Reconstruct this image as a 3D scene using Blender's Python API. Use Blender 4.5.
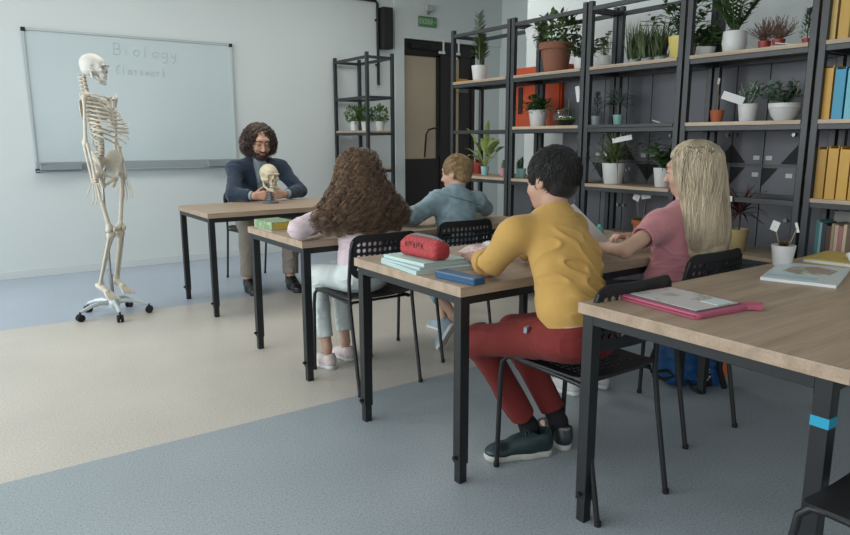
import bpy, bmesh, math, random
import numpy as np
from mathutils import Vector, Matrix, Euler
random.seed(7); np.random.seed(7)
for o in list(bpy.data.objects): bpy.data.objects.remove(o)
SC = bpy.context.scene
COL = SC.collection
PI = math.pi
# ------------------------------------------------------------ camera
cd = bpy.data.cameras.new('camera'); cam = bpy.data.objects.new('camera', cd); COL.objects.link(cam)
F_PX = 673.7
cd.sensor_fit = 'HORIZONTAL'; cd.sensor_width = 36.0; cd.lens = F_PX*36.0/850.0
cd.clip_start = .05; cd.clip_end = 60
_y, _p, _r = math.radians(35.2), math.radians(10.74), math.radians(-.09)
_fw = Vector((math.sin(_y)*math.cos(_p), math.cos(_y)*math.cos(_p), -math.sin(_p)))
_r0 = Vector((math.cos(_y), -math.sin(_y), 0)); _u0 = _r0.cross(_fw)
_rr = _r0*math.cos(_r)+_u0*math.sin(_r); _uu = -_r0*math.sin(_r)+_u0*math.cos(_r)
_m = Matrix((( _rr.x,_uu.x,-_fw.x,0),(_rr.y,_uu.y,-_fw.y,0),(_rr.z,_uu.z,-_fw.z,1.237),(0,0,0,1)))
cam.matrix_world = _m
SC.camera = cam
# ------------------------------------------------------------ world, lights, exposure
SC.view_settings.view_transform = 'Standard'; SC.view_settings.look = 'None'
SC.view_settings.gamma = 1; SC.view_settings.use_curve_mapping = False
SC.view_settings.exposure = -0.14
w = bpy.data.worlds.new('world'); SC.world = w; w.use_nodes = True
w.node_tree.nodes['Background'].inputs[0].default_value = (.92,.96,1,1)
w.node_tree.nodes['Background'].inputs[1].default_value = .46
def area(name, loc, rot, sx, sy, power, col):
    l = bpy.data.lights.new(name, 'AREA'); l.shape = 'RECTANGLE'; l.size = sx; l.size_y = sy; l.energy = power; l.color = col
    o = bpy.data.objects.new(name, l); COL.objects.link(o); o.location = loc; o.rotation_euler = rot; return o
# daylight through the row of windows in the left wall, and through the glazing behind the camera
for i, yy in enumerate((-1.2, 1.3, 3.8, 6.0)):
    area('window_daylight', (-3.15, yy, 1.75), (0, -PI/2, 0), 1.7, 1.9 if i < 3 else 1.3, (60,82,100,92)[i], (.94,.975,1))
area('rear_daylight', (1.6, -3.6, 1.9), (PI/2, 0, 0), 5.5, 1.8, 30, (.98,.99,1))
# added fill lights, no fixture seen; they brighten the teacher's end of the room
for i, (xx, yy) in enumerate(((1.4, 5.2), (3.4, 5.2))):
    area('added_ceiling_fill', (xx, yy, 3.08), (0, 0, 0), 1.2, 1.2, 26, (1, .97, .92))
# ------------------------------------------------------------ colour + materials
def lin(c): return c/12.92 if c <= .04045 else ((c+.055)/1.055)**2.4
def rgb(h):
    if isinstance(h, str):
        h = h.lstrip('#'); return tuple(lin(int(h[i:i+2],16)/255) for i in (0,2,4))
    return tuple(lin(c/255) for c in h)
MC = {}
def mat(name, h, rough=.6, metal=0, var=.0, vscale=20, bump=0, bscale=200, sheen=0, trans=0, alpha=1, spec=.5, stretch=None, emit=0, coat=0):
    if name in MC: return MC[name]
    m = bpy.data.materials.new(name); m.use_nodes = True; MC[name] = m
    nt = m.node_tree; b = nt.nodes['Principled BSDF']; c = rgb(h)
    b.inputs['Base Color'].default_value = (*c,1); b.inputs['Roughness'].default_value = rough
    b.inputs['Metallic'].default_value = metal; b.inputs['Specular IOR Level'].default_value = spec
    if sheen: b.inputs['Sheen Weight'].default_value = sheen
    if trans: b.inputs['Transmission Weight'].default_value = trans
    if alpha < 1: b.inputs['Alpha'].default_value = alpha
    if coat: b.inputs['Coat Weight'].default_value = coat
    if emit: b.inputs['Emission Color'].default_value = (*c,1); b.inputs['Emission Strength'].default_value = emit
    tc = nt.nodes.new('ShaderNodeTexCoord'); src = tc.outputs['Object']
    if stretch:
        mp = nt.nodes.new('ShaderNodeMapping'); mp.inputs['Scale'].default_value = stretch
        nt.links.new(src, mp.inputs['Vector']); src = mp.outputs['Vector']
    if var:
        n = nt.nodes.new('ShaderNodeTexNoise'); n.inputs['Scale'].default_value = vscale; n.inputs['Detail'].default_value = 5
        nt.links.new(src, n.inputs['Vector'])
        r = nt.nodes.new('ShaderNodeValToRGB'); r.color_ramp.elements[0].position = .3; r.color_ramp.elements[1].position = .7
        r.color_ramp.elements[0].color = (*[x*(1-var) for x in c],1); r.color_ramp.elements[1].color = (*[min(1,x*(1+var)) for x in c],1)
        nt.links.new(n.outputs['Fac'], r.inputs['Fac']); nt.links.new(r.outputs['Color'], b.inputs['Base Color'])
    if bump:
        n2 = nt.nodes.new('ShaderNodeTexNoise'); n2.inputs['Scale'].default_value = bscale; n2.inputs['Detail'].default_value = 3
        nt.links.new(src, n2.inputs['Vector'])
        bp = nt.nodes.new('ShaderNodeBump'); bp.inputs['Strength'].default_value = bump; bp.inputs['Distance'].default_value = .004
        nt.links.new(n2.outputs['Fac'], bp.inputs['Height']); nt.links.new(bp.outputs['Normal'], b.inputs['Normal'])
    return m
def wood_mat(name, dark, light, axis='X', rough=.45):
    m = mat(name, light, rough); nt = m.node_tree; b = nt.nodes['Principled BSDF']
    tc = nt.nodes.new('ShaderNodeTexCoord'); mp = nt.nodes.new('ShaderNodeMapping')
    mp.inputs['Scale'].default_value = {'X':(.6,10,10),'Y':(10,.6,10)}[axis]
    nt.links.new(tc.outputs['Object'], mp.inputs['Vector'])
    n = nt.nodes.new('ShaderNodeTexNoise'); n.inputs['Scale'].default_value = 2.2; n.inputs['Detail'].default_value = 8; n.inputs['Distortion'].default_value = .35
    nt.links.new(mp.outputs['Vector'], n.inputs['Vector'])
    n2 = nt.nodes.new('ShaderNodeTexNoise'); n2.inputs['Scale'].default_value = 14; n2.inputs['Detail'].default_value = 6
    nt.links.new(mp.outputs['Vector'], n2.inputs['Vector'])
    mx = nt.nodes.new('ShaderNodeMath'); mx.operation = 'MULTIPLY_ADD'; mx.inputs[1].default_value = .4
    sc = nt.nodes.new('ShaderNodeMath'); sc.operation = 'MULTIPLY'; sc.inputs[1].default_value = .6
    nt.links.new(n.outputs['Fac'], sc.inputs[0]); nt.links.new(n2.outputs['Fac'], mx.inputs[0]); nt.links.new(sc.outputs[0], mx.inputs[2])
    r = nt.nodes.new('ShaderNodeValToRGB'); r.color_ramp.elements[0].position = .36; r.color_ramp.elements[1].position = .62
    r.color_ramp.elements[0].color = (*rgb(dark),1); r.color_ramp.elements[1].color = (*rgb(light),1)
    nt.links.new(mx.outputs[0], r.inputs['Fac']); nt.links.new(r.outputs['Color'], b.inputs['Base Color'])
    return m
M_WOODX = wood_mat('oak_desk_top', '#917e6a', '#ab9782', 'X')
M_WOODY = wood_mat('oak_shelf_board', '#8d7b66', '#b09c82', 'Y')
M_STEEL = mat('black_steel', '#15181a', .45, 0, bump=.05)
M_RACK = mat('dark_rack_steel', '#262b2e', .42, 0, bump=.05)
M_PLAST = mat('black_chair_plastic', '#15171a', .5)
M_WALL = mat('painted_wall', '#c0c8c7', .75, var=.015, vscale=1.2, bump=.06, bscale=90)
M_CEIL = mat('ceiling_white', '#dcdcd8', .9)
M_LOCK = mat('locker_grey', '#56585e', .5, var=.05, vscale=3)
M_BLACK = mat('matt_black', '#0b0c0d', .7)
M_WHITE = mat('white_plastic', '#cfd0cc', .35)
M_PAPER = mat('white_paper', '#d5d8d6', .7)
M_ALU = mat('aluminium', '#a9b3b5', .45, .2)
# ------------------------------------------------------------ object helpers
def thing(name, label, cat, loc=(0,0,0), rz=0, group=None):
    o = bpy.data.objects.new(name, None); COL.objects.link(o); o.empty_display_size = .05
    o.location = loc; o.rotation_euler = (0,0,rz); o['label'] = label; o['category'] = cat
    if group: o['group'] = group
    return o
def tag(o, label, cat, group=None):
    o['label'] = label; o['category'] = cat
    if group: o['group'] = group
    return o
class MB:
    def __init__(s): s.v=[]; s.f=[]; s.mi=[]; s.cur=0
    def add(s, vs, fs):
        b=len(s.v); s.v.extend([tuple(map(float,p)) for p in vs]); s.f.extend([tuple(b+int(i) for i in f) for f in fs]); s.mi.extend([s.cur]*len(fs)); return s
    def box(s, c, d, rot=None):
        x,y,z=[q/2 for q in d]
        vs=[Vector((a*x,b*y,e*z)) for a in(-1,1) for b in(-1,1) for e in(-1,1)]
        if rot is not None:
            R = rot if isinstance(rot, Matrix) else Euler(rot).to_matrix()
            vs=[R@v for v in vs]
        vs=[v+Vector(c) for v in vs]
        return s.add(vs,[(0,1,3,2),(4,6,7,5),(0,4,5,1),(2,3,7,6),(0,2,6,4),(1,5,7,3)])
    def b2(s, lo, hi): return s.box([(a+b)/2 for a,b in zip(lo,hi)],[b-a for a,b in zip(lo,hi)])
    def tube(s, pts, r, n=8, cap=True):
        P=[Vector(p) for p in pts]; R=r if hasattr(r,'__len__') else [r]*len(P)
        T=[]
        for i in range(len(P)):
            t=(P[min(i+1,len(P)-1)]-P[max(i-1,0)]); T.append(t.normalized() if t.length>1e-9 else Vector((0,0,1)))
        ref=Vector((0,0,1)) if abs(T[0].z)<.9 else Vector((1,0,0))
        a=T[0].cross(ref).normalized(); vs=[]
        for i in range(len(P)):
            a=(a-T[i]*a.dot(T[i])); a=a.normalized() if a.length>1e-6 else T[i].orthogonal().normalized()
            b=T[i].cross(a)
            for k in range(n):
                q=2*PI*k/n; vs.append(P[i]+(a*math.cos(q)+b*math.sin(q))*R[i])
        fs=[(i*n+k,i*n+(k+1)%n,(i+1)*n+(k+1)%n,(i+1)*n+k) for i in range(len(P)-1) for k in range(n)]
        if cap: fs+= [tuple(range(n-1,-1,-1)), tuple((len(P)-1)*n+k for k in range(n))]
        return s.add(vs,fs)
    def lathe(s, prof, c=(0,0,0), n=28, sx=1, sy=1):
        vs=[]; fs=[]
        for r,z in prof:
            for k in range(n):
                q=2*PI*k/n; vs.append((c[0]+r*math.cos(q)*sx,c[1]+r*math.sin(q)*sy,c[2]+z))
        m=len(prof)
        for i in range(m-1):
            for k in range(n): fs.append((i*n+k,i*n+(k+1)%n,(i+1)*n+(k+1)%n,(i+1)*n+k))
        if prof[0][0]>1e-5: fs.append(tuple(range(n-1,-1,-1)))
        if prof[-1][0]>1e-5: fs.append(tuple((m-1)*n+k for k in range(n)))
        return s.add(vs,fs)
    def prism(s, poly, z0, z1):
        n=len(poly); vs=[(x,y,z0) for x,y in poly]+[(x,y,z1) for x,y in poly]
        fs=[tuple(range(n-1,-1,-1)),tuple(range(n,2*n))]+[(i,(i+1)%n,n+(i+1)%n,n+i) for i in range(n)]
        return s.add(vs,fs)
    def sphere(s, c, r, n=12, m=8):
        rr = r if hasattr(r,'__len__') else (r,r,r); vs=[]; fs=[]
        for i in range(m+1):
            t=PI*i/m
            for k in range(n):
                q=2*PI*k/n; vs.append((c[0]+rr[0]*math.sin(t)*math.cos(q),c[1]+rr[1]*math.sin(t)*math.sin(q),c[2]+rr[2]*math.cos(t)))
        for i in range(m):
            for k in range(n): fs.append((i*n+k,(i+1)*n+k,(i+1)*n+(k+1)%n,i*n+(k+1)%n))
        return s.add(vs,fs)
    def build(s, name, m, parent=None, smooth=False, bevel=0, world=False, seg=2):
        me=bpy.data.meshes.new(name); vs=s.v
        if world and parent is not None:
            L=parent.location; vs=[(x-L[0],y-L[1],z-L[2]) for x,y,z in vs]
        me.from_pydata(vs,[],s.f)
        ms = m if isinstance(m,(list,tuple)) else [m]
        for q in ms: me.materials.append(q)
        if len(ms)>1: me.polygons.foreach_set('material_index', s.mi)
        bm=bmesh.new(); bm.from_mesh(me); bmesh.ops.remove_doubles(bm,verts=bm.verts,dist=1e-5); bmesh.ops.recalc_face_normals(bm,faces=bm.faces)
        if bevel: bmesh.ops.bevel(bm,geom=[e for e in bm.edges if len(e.link_faces)==2 and e.calc_face_angle(0)>.6],offset=bevel,segments=seg,profile=.6,affect='EDGES',clamp_overlap=True)
        bm.to_mesh(me); bm.free()
        if smooth:
            me.polygons.foreach_set('use_smooth',[True]*len(me.polygons))
            if smooth=='auto':
                me.set_sharp_from_angle(angle=math.radians(40))
        o=bpy.data.objects.new(name,me); COL.objects.link(o)
        if parent is not None: o.parent=parent
        return o
def raw(name, V, F, m, parent=None, smooth=True, world=False, mi=None):
    me=bpy.data.meshes.new(name); V=np.asarray(V,dtype=np.float32)
    if world and parent is not None: V=V-np.array(parent.location,dtype=np.float32)
    F=np.asarray(F,dtype=np.int32); k=F.shape[1]
    me.vertices.add(len(V)); me.vertices.foreach_set('co',V.ravel())
    me.loops.add(F.size); me.loops.foreach_set('vertex_index',F.ravel())
    me.polygons.add(len(F)); me.polygons.foreach_set('loop_start',np.arange(0,F.size,k,dtype=np.int32))
    me.update(calc_edges=True)
    for q in (m if isinstance(m,(list,tuple)) else [m]): me.materials.append(q)
    if mi is not None: me.polygons.foreach_set('material_index',np.asarray(mi,dtype=np.int32))
    if smooth: me.polygons.foreach_set('use_smooth',np.ones(len(F),dtype=bool))
    me.update(); me.validate()
    o=bpy.data.objects.new(name,me); COL.objects.link(o)
    if parent is not None: o.parent=parent
    return o
def structure(o): o['kind']='structure'; return o
def dup(root, loc, rz=None, label=None, name=None):
    r=root.copy(); COL.objects.link(r); r.location=loc
    if rz is not None: r.rotation_euler=(0,0,rz)
    if label: r['label']=label
    for ch in list(root.children):
        c=ch.copy(); COL.objects.link(c); c.parent=r
        for g in list(ch.children):
            d=g.copy(); COL.objects.link(d); d.parent=c
    return r
# ------------------------------------------------------------ implicit surfaces
def frame(up, right):
    u=np.array(up,float); u/=np.linalg.norm(u); r=np.array(right,float); r-=u*(r@u); r/=np.linalg.norm(r)
    return np.array([r,np.cross(u,r),u])      # rows: right, forward(back->front), up
class SDF:
    def __init__(s): s.p=[]; s.post=[]
    def cone(s,a,b,ra,rb=None,k=.02,op='u',flat=False,flat0=False):
        a=np.array(a,float); b=np.array(b,float); rb=ra if rb is None else rb
        m=max(ra,rb); s.p.append(('c',(a,b,ra,rb,flat,flat0),np.minimum(a,b)-m,np.maximum(a,b)+m,k,op)); return s
    def chain(s,pts,rs,k=.02,**kw):
        for i in range(len(pts)-1): s.cone(pts[i],pts[i+1],rs[i],rs[i+1],k,**kw)
        return s
    def ell(s,c,r,R=None,k=.02,op='u'):
        c=np.array(c,float); r=np.array(r if hasattr(r,'__len__') else (r,)*3,float)
        ext=r if R is None else np.sqrt(((R.T*r)**2).sum(1))
        s.p.append(('e',(c,r,R),c-ext,c+ext,k,op)); return s
    def box(s,c,d,rad=.005,R=None,k=.01,op='u'):
        c=np.array(c,float); d=np.array(d,float)/2; m=np.linalg.norm(d)
        s.p.append(('b',(c,d,rad,R),c-m,c+m,k,op)); return s
    def plane(s,n,p):   # keep the side where (x-p).n<0
        n=np.array(n,float); n/=np.linalg.norm(n); s.post.append(('p',n,np.array(p,float))); return s
    def disp(s,fn): s.post.append(('d',fn)); return s
    def mesh(s,h,pad=.012):
        U=[q for q in s.p if q[5]=='u']
        lo=np.min([q[2] for q in U],0)-pad; hi=np.max([q[3] for q in U],0)+pad
        N=np.ceil((hi-lo)/h).astype(int)+1
        ax=[(lo[i]+h*np.arange(N[i])).astype(np.float32) for i in range(3)]
        D=np.full(N,.5,np.float32)
        for t,a,l,u,k,op in s.p:
            i0=np.maximum(((l-k-2*h-lo)/h).astype(int),0); i1=np.minimum(((u+k+2*h-lo)/h).astype(int)+2,N)
            if (i1<=i0).any(): continue
            sl=tuple(slice(i0[j],i1[j]) for j in range(3))
            X=ax[0][sl[0]][:,None,None]; Y=ax[1][sl[1]][None,:,None]; Z=ax[2][sl[2]][None,None,:]
            if t=='c':
                A,B,ra,rb,fl,fl0=a; d=B-A; L2=max(d@d,1e-12); L=math.sqrt(L2)
                x=X-A[0]; y=Y-A[1]; z=Z-A[2]
                tt=(x*d[0]+y*d[1]+z*d[2])/L2; tc=np.clip(tt,0,1)
                v=np.sqrt((x-tc*d[0])**2+(y-tc*d[1])**2+(z-tc*d[2])**2)-(ra+tc*(rb-ra))
                if fl: v=np.maximum(v,(tt-1)*L)
                if fl0: v=np.maximum(v,-tt*L)
            elif t=='e':
                c,r,R=a; x=X-c[0]; y=Y-c[1]; z=Z-c[2]
                if R is not None: x,y,z=[R[i,0]*x+R[i,1]*y+R[i,2]*z for i in range(3)]
                k0=np.sqrt((x/r[0])**2+(y/r[1])**2+(z/r[2])**2); k1=np.sqrt((x/r[0]**2)**2+(y/r[1]**2)**2+(z/r[2]**2)**2)+1e-9
                v=k0*(k0-1)/k1
            else:
                c,hd,rad,R=a; x=X-c[0]; y=Y-c[1]; z=Z-c[2]
                if R is not None: x,y,z=[R[i,0]*x+R[i,1]*y+R[i,2]*z for i in range(3)]
                qx,qy,qz=np.broadcast_arrays(np.abs(x)-hd[0]+rad,np.abs(y)-hd[1]+rad,np.abs(z)-hd[2]+rad)
                v=np.sqrt(np.maximum(qx,0)**2+np.maximum(qy,0)**2+np.maximum(qz,0)**2)+np.minimum(np.maximum(qx,np.maximum(qy,qz)),0)-rad
            d0=D[sl]
            if op=='u':
                hh=np.maximum(k-np.abs(d0-v),0); D[sl]=np.minimum(d0,v)-hh*hh/(4*k)
            else:
                v=-v; hh=np.maximum(k-np.abs(d0-v),0); D[sl]=np.maximum(d0,v)+hh*hh/(4*k)
        for q in s.post:
            if q[0]=='p':
                n,p=q[1],q[2]; v=(ax[0]-p[0])[:,None,None]*n[0]+(ax[1]-p[1])[None,:,None]*n[1]+(ax[2]-p[2])[None,None,:]*n[2]
                D=np.maximum(D,v.astype(np.float32))
            else:
                I=np.nonzero(np.abs(D)<.03); P=np.stack([ax[j][I[j]] for j in range(3)],1); D[I]+=q[1](P).astype(np.float32)
        return surface_nets(D,lo,h)
def surface_nets(D,lo,h):
    D[0]=D[-1]=.1; D[:,0]=D[:,-1]=.1; D[:,:,0]=D[:,:,-1]=.1
    S=D<0; N=D.shape
    c=np.zeros([n-1 for n in N],np.int8)
    for a in(0,1):
        for b in(0,1):
            for e in(0,1): c+=S[a:N[0]-1+a,b:N[1]-1+b,e:N[2]-1+e]
    I=np.nonzero((c>0)&(c<8)); idx=np.full(c.shape,-1,np.int32); idx[I]=np.arange(len(I[0]))
    G={(a,b,e):D[I[0]+a,I[1]+b,I[2]+e] for a in(0,1) for b in(0,1) for e in(0,1)}
    acc=np.zeros((len(I[0]),3)); cnt=np.zeros(len(I[0]))
    for p in G:
        for axn in range(3):
            if p[axn]==0:
                q=list(p); q[axn]=1; q=tuple(q); A,B=G[p],G[q]; m=(A<0)!=(B<0)
                t=A[m]/(A[m]-B[m]); v=np.tile(np.array(p,float),(m.sum(),1)); v[:,axn]+=t; acc[m]+=v; cnt[m]+=1
    V=(np.stack(I,1)+acc/cnt[:,None])*h+lo
    Fs=[]
    for axn in range(3):
        o1,o2=[(1,2),(2,0),(0,1)][axn]
        sl0=[slice(None)]*3; sl1=[slice(None)]*3; sl0[axn]=slice(0,-1); sl1[axn]=slice(1,None)
        A=S[tuple(sl0)]; B=S[tuple(sl1)]; E=np.nonzero(A!=B); fwd=A[E]
        e=[E[0],E[1],E[2]]
        def at(d1,d2):
            q=list(e); q[o1]=q[o1]+d1; q[o2]=q[o2]+d2; return idx[q[0],q[1],q[2]]
        Q=np.stack([at(-1,-1),at(0,-1),at(0,0),at(-1,0)],1)
        Q=np.where(fwd[:,None],Q,Q[:,::-1]); Fs.append(Q[(Q>=0).all(1)])
    return V,np.concatenate(Fs)
def folds(amp=.004, f=38, seed=0, dirv=(.4,.3,1)):
    rs=np.random.RandomState(seed); d=np.array(dirv,float); d/=np.linalg.norm(d); M=10
    K=rs.randn(M,3); K=K*.55+np.outer(K@d,d)*1.1; K*=f/.75; ph=rs.rand(M)*6.28
    K2=rs.randn(M,3)*f*.45; ph2=rs.rand(M)*6.28; K3=rs.randn(M,3)*f*.4; ph3=rs.rand(M)*6.28
    def fn(P):
        a=np.cos(P@K.T+ph).sum(1)/math.sqrt(M/2); m=np.cos(P@K2.T+ph2).sum(1)/math.sqrt(M/2); s=np.cos(P@K3.T+ph3).sum(1)/math.sqrt(M/2)
        return amp*.8*m*.5-amp*1.05*np.exp(-(a/.42)**2)*np.clip(.55+.6*s,0,1.3)
    return fn
# ------------------------------------------------------------ setting
XR, YW, XL, YB, ZC = 4.5, 7.05, -3.2, -3.8, 3.15
def floor_mat():
    m=bpy.data.materials.new('speckled_vinyl'); m.use_nodes=True; nt=m.node_tree; b=nt.nodes['Principled BSDF']; L=nt.links
    b.inputs['Roughness'].default_value=.36; b.inputs['Specular IOR Level'].default_value=.4
    g=nt.nodes.new('ShaderNodeNewGeometry'); sp=nt.nodes.new('ShaderNodeSeparateXYZ'); L.new(g.outputs['Position'],sp.inputs[0])
    def noise(sc,d=2):
        n=nt.nodes.new('ShaderNodeTexNoise'); n.inputs['Scale'].default_value=sc; n.inputs['Detail'].default_value=d; L.new(g.outputs['Position'],n.inputs['Vector']); return n.outputs['Fac']
    def ramp(src,stops,interp='LINEAR'):
        r=nt.nodes.new('ShaderNodeValToRGB'); r.color_ramp.interpolation=interp
        while len(r.color_ramp.elements)<len(stops): r.color_ramp.elements.new(.5)
        for e,(p,c) in zip(r.color_ramp.elements,stops): e.position=p; e.color=(*c,1)
        L.new(src,r.inputs['Fac']); return r.outputs['Color']
    def cmp(v,op):
        q=nt.nodes.new('ShaderNodeMath'); q.operation=op; q.inputs[1].default_value=v; L.new(sp.outputs['Y'],q.inputs[0]); return q.outputs[0]
    blue,beige,blue2=rgb('#98a2a7'),rgb('#c0bbb1'),rgb('#a3aebb')
    def mix(f,a,bb,mode='MIX'):
        q=nt.nodes.new('ShaderNodeMix'); q.data_type='RGBA'; q.blend_type=mode
        if isinstance(f,float): q.inputs[0].default_value=f
        else: L.new(f,q.inputs[0])
        for s,i in((a,6),(bb,7)):
            if isinstance(s,tuple): q.inputs[i].default_value=(*s,1)
            else: L.new(s,q.inputs[i])
        return q.outputs[2]
    c=mix(cmp(2.76,'GREATER_THAN'),blue,beige); c=mix(cmp(5.13,'GREATER_THAN'),c,blue2)
    c=mix(1.0,c,ramp(noise(1.3,4),[(.3,(.90,.90,.90)),(.7,(1.04,1.04,1.04))]),'MULTIPLY')
    c=mix(1.0,c,ramp(noise(150,2),[(.32,(.62,.64,.67)),(.44,(.95,.95,.95)),(.58,(1,1,1)),(.68,(1.22,1.20,1.18))]),'MULTIPLY')
    L.new(c,b.inputs['Base Color']); return m
M_FLOOR=floor_mat()
structure(MB().b2((XL-.1,YB,-.1),(6.4,YW+.1,0)).build('floor',M_FLOOR))
structure(MB().b2((XL-.1,YB,ZC),(6.4,YW+.1,ZC+.1)).build('ceiling',M_CEIL))
# back wall with the door opening (X 4.66..5.95, Z 0..2.43)
DX0,DX1,DZ=4.656,5.80,2.435
w_=MB().b2((XL-.1,YW,0),(DX0,YW+.16,ZC)).b2((DX1,YW,0),(6.4,YW+.16,ZC)).b2((DX0,YW,DZ),(DX1,YW+.16,ZC))
structure(w_.build('wall_back',M_WALL))
structure(MB().b2((4.522,YW-.025,0),(DX0,YW,ZC)).b2((DX0,YW-.025,DZ),(6.2,YW,ZC)).build('trim_1',M_WALL))
structure(MB().b2((XR,YB,0),(XR+.12,4.75,ZC)).build('wall_right',M_WALL))
structure(MB().b2((6.2,4.0,0),(6.32,YW,ZC)).b2((XR+.12,4.63,0),(6.2,4.75,ZC)).build('wall_alcove',M_WALL))
# left wall with four windows
wl=MB(); ys=[YB]; wins=[]
for i,(c,hw) in enumerate(((-1.2,.95),(1.3,.95),(3.8,.95),(6.0,.65))):
    wl.b2((XL-.12,ys[-1],0),(XL,c-hw,ZC)); wl.b2((XL-.12,c-hw,0),(XL,c+hw,.85)); wl.b2((XL-.12,c-hw,2.65),(XL,c+hw,ZC)); ys.append(c+hw); wins.append((c,hw))
wl.b2((XL-.12,ys[-1],0),(XL,YW,ZC)); structure(wl.build('wall_left',M_WALL))
for i,(c,hw) in enumerate(wins):
    f=MB()
    for y in (c-hw+.03,c,c+hw-.03): f.box((XL-.07,y,1.75),(.05,.06,1.8))
    for z in (.88,2.62): f.box((XL-.07,c,z),(.05,2*hw,.06))
    structure(f.build('window_%d'%(i+1),M_WHITE))
structure(MB().b2((XL,YB,0),(DX0,YB+.02,.0)).build('trim_3',M_WALL)) if False else None
MBS=mat('skirting_pale','#bcc4c4',.5)
structure(MB().b2((XL,YW-.018,0),(4.52,YW,.075)).build('baseboard_back',MBS,bevel=.004))
structure(MB().b2((XR-.018,YB,0),(XR,4.75,.075)).build('baseboard_right',MBS,bevel=.004))
# door
M_DOOR=mat('dark_brown_door','#1d1815',.4,var=.15,vscale=8,stretch=(6,6,.6)); M_FROST=mat('frosted_beige_glass','#a89a84',.35,var=.04,vscale=2,spec=.6)
d=thing('door_1','x','x',(0,0,0)); del d['label'],d['category']; d['kind']='structure'
yd=YW+.03
def dn(n,mb,m,par=d,**k): o=mb.build(n,m,par,**k); return o
dn('door_frame',MB().b2((DX0,yd,0),(DX0+.012,yd+.1,DZ)).b2((DX1-.05,yd,0),(DX1,yd+.1,DZ)).b2((DX0,yd,2.275),(DX1,yd+.1,DZ)).b2((5.24,yd,0),(5.37,yd+.1,2.28)),M_DOOR)
dn('door_leaf',MB().b2((DX0+.012,yd+.02,0),(5.24,yd+.07,1.0)).b2((5.19,yd+.02,1.0),(5.24,yd+.07,2.275)).b2((DX0+.012,yd+.02,2.25),(5.24,yd+.07,2.275)),M_DOOR)
dn('door_glass',MB().b2((DX0+.012,yd+.035,1.0),(5.19,yd+.055,2.25)),M_FROST)
dn('door_leaf',MB().b2((5.37,yd+.02,0),(5.76,yd+.07,1.0)).b2((5.37,yd+.02,1.0),(5.42,yd+.07,2.275)).b2((5.56,yd+.02,1.0),(5.76,yd+.07,2.275)),M_DOOR)
dn('door_glass',MB().b2((5.42,yd+.035,1.0),(5.56,yd+.055,2.25)),M_FROST)
dn('door_handle',MB().tube([(5.19,yd+.02,1.02),(5.19,yd-.05,1.02),(5.19,yd-.06,1.08),(5.19,yd-.06,1.32),(5.16,yd-.06,1.38),(5.10,yd-.05,1.38),(5.02,yd-.05,1.36),(4.98,yd-.05,1.30),(4.97,yd-.03,1.02)],.011,8),M_BLACK,smooth=True)
dn('door_closer',MB().box((4.92,yd-.02,2.36),(.30,.05,.06)).box((5.06,yd-.05,2.33),(.26,.02,.02),(0,0,.2)),M_BLACK)
M_OR=mat('orange_sticker','#c08a35',.6)
st=MB().box((5.56,yd+.013,1.925),(.26,.012,.17)).build('door_notice',M_OR,d)
MB().box((5.61,yd+.004,1.865),(.14,.01,.04)).build('notice_strip',mat('blue_strip','#2c5876',.6),st)
tg=MB()
for x in (5.24,5.48):
    tag(MB().box((x,YW-.03,2.37),(.022,.012,.17)).box((x-.035,YW-.045,2.30),(.09,.02,.03)).build('wall_bracket',M_WHITE,bevel=.003),
        'white metal hook bracket above the dark door, '+('left of the two' if x<5.3 else 'right of the two'),'bracket','hook brackets above the door')
# exit sign
s=thing('exit_sign','small green exit sign on the white wall above the dark door','sign',(4.99,YW-.025,2.645))
MB().box((0,-.012,0),(.262,.024,.118)).build('sign_box',mat('sign_green','#4f7a52',.5),s,bevel=.004)
g_=MB()
def strokes(mb,lines,x0,z0,hh,ww,y,r,n=5,slant=0):
    for L in lines: mb.tube([(x0+p[0]*ww+p[1]*slant*hh,y,z0+p[1]*hh) for p in L],r,n)
GL={'E':[[(1,0),(0,0),(0,1),(1,1)],[(0,.5),(.8,.5)]],'X':[[(0,0),(1,1)],[(0,1),(1,0)]],'I':[[(.5,0),(.5,1)]],'T':[[(0,1),(1,1)],[(.5,1),(.5,0)]],
 'ar':[[(0,.5),(1,.5)],[(.6,.9),(1,.5),(.6,.1)]]}
g_.box((-.03,-.026,0),(.19,.004,.06)); g_.build('sign_panel',mat('sign_pale_green','#8fae8d',.5),s)
for k,ch in enumerate('EXIT'):
    g_=MB(); strokes(g_,GL[ch],-.11+k*.042,-.018,.036,.026,-.03,.0035); g_.build('letter',mat('sign_letter_green','#3f6643',.5),s)
g_=MB(); strokes(g_,GL['ar'],.078,-.02,.04,.04,-.028,.004); g_.build('sign_arrow',mat('sign_pale_green','#8fae8d'),s)
l_=thing('emergency_lamp','small grey wall lamp above the green exit sign','lamp',(5.0,YW-.025,2.80))
MB().box((0,-.03,0),(.10,.06,.07)).build('lamp_body',mat('lamp_grey','#a2a6a4',.4),l_,bevel=.01)
MB().tube([(-.02,-.04,-.03),(-.02,-.05,-.07)],.02,10).build('lamp_head',mat('lamp_dark','#6c706f',.4),l_,smooth='auto')
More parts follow.
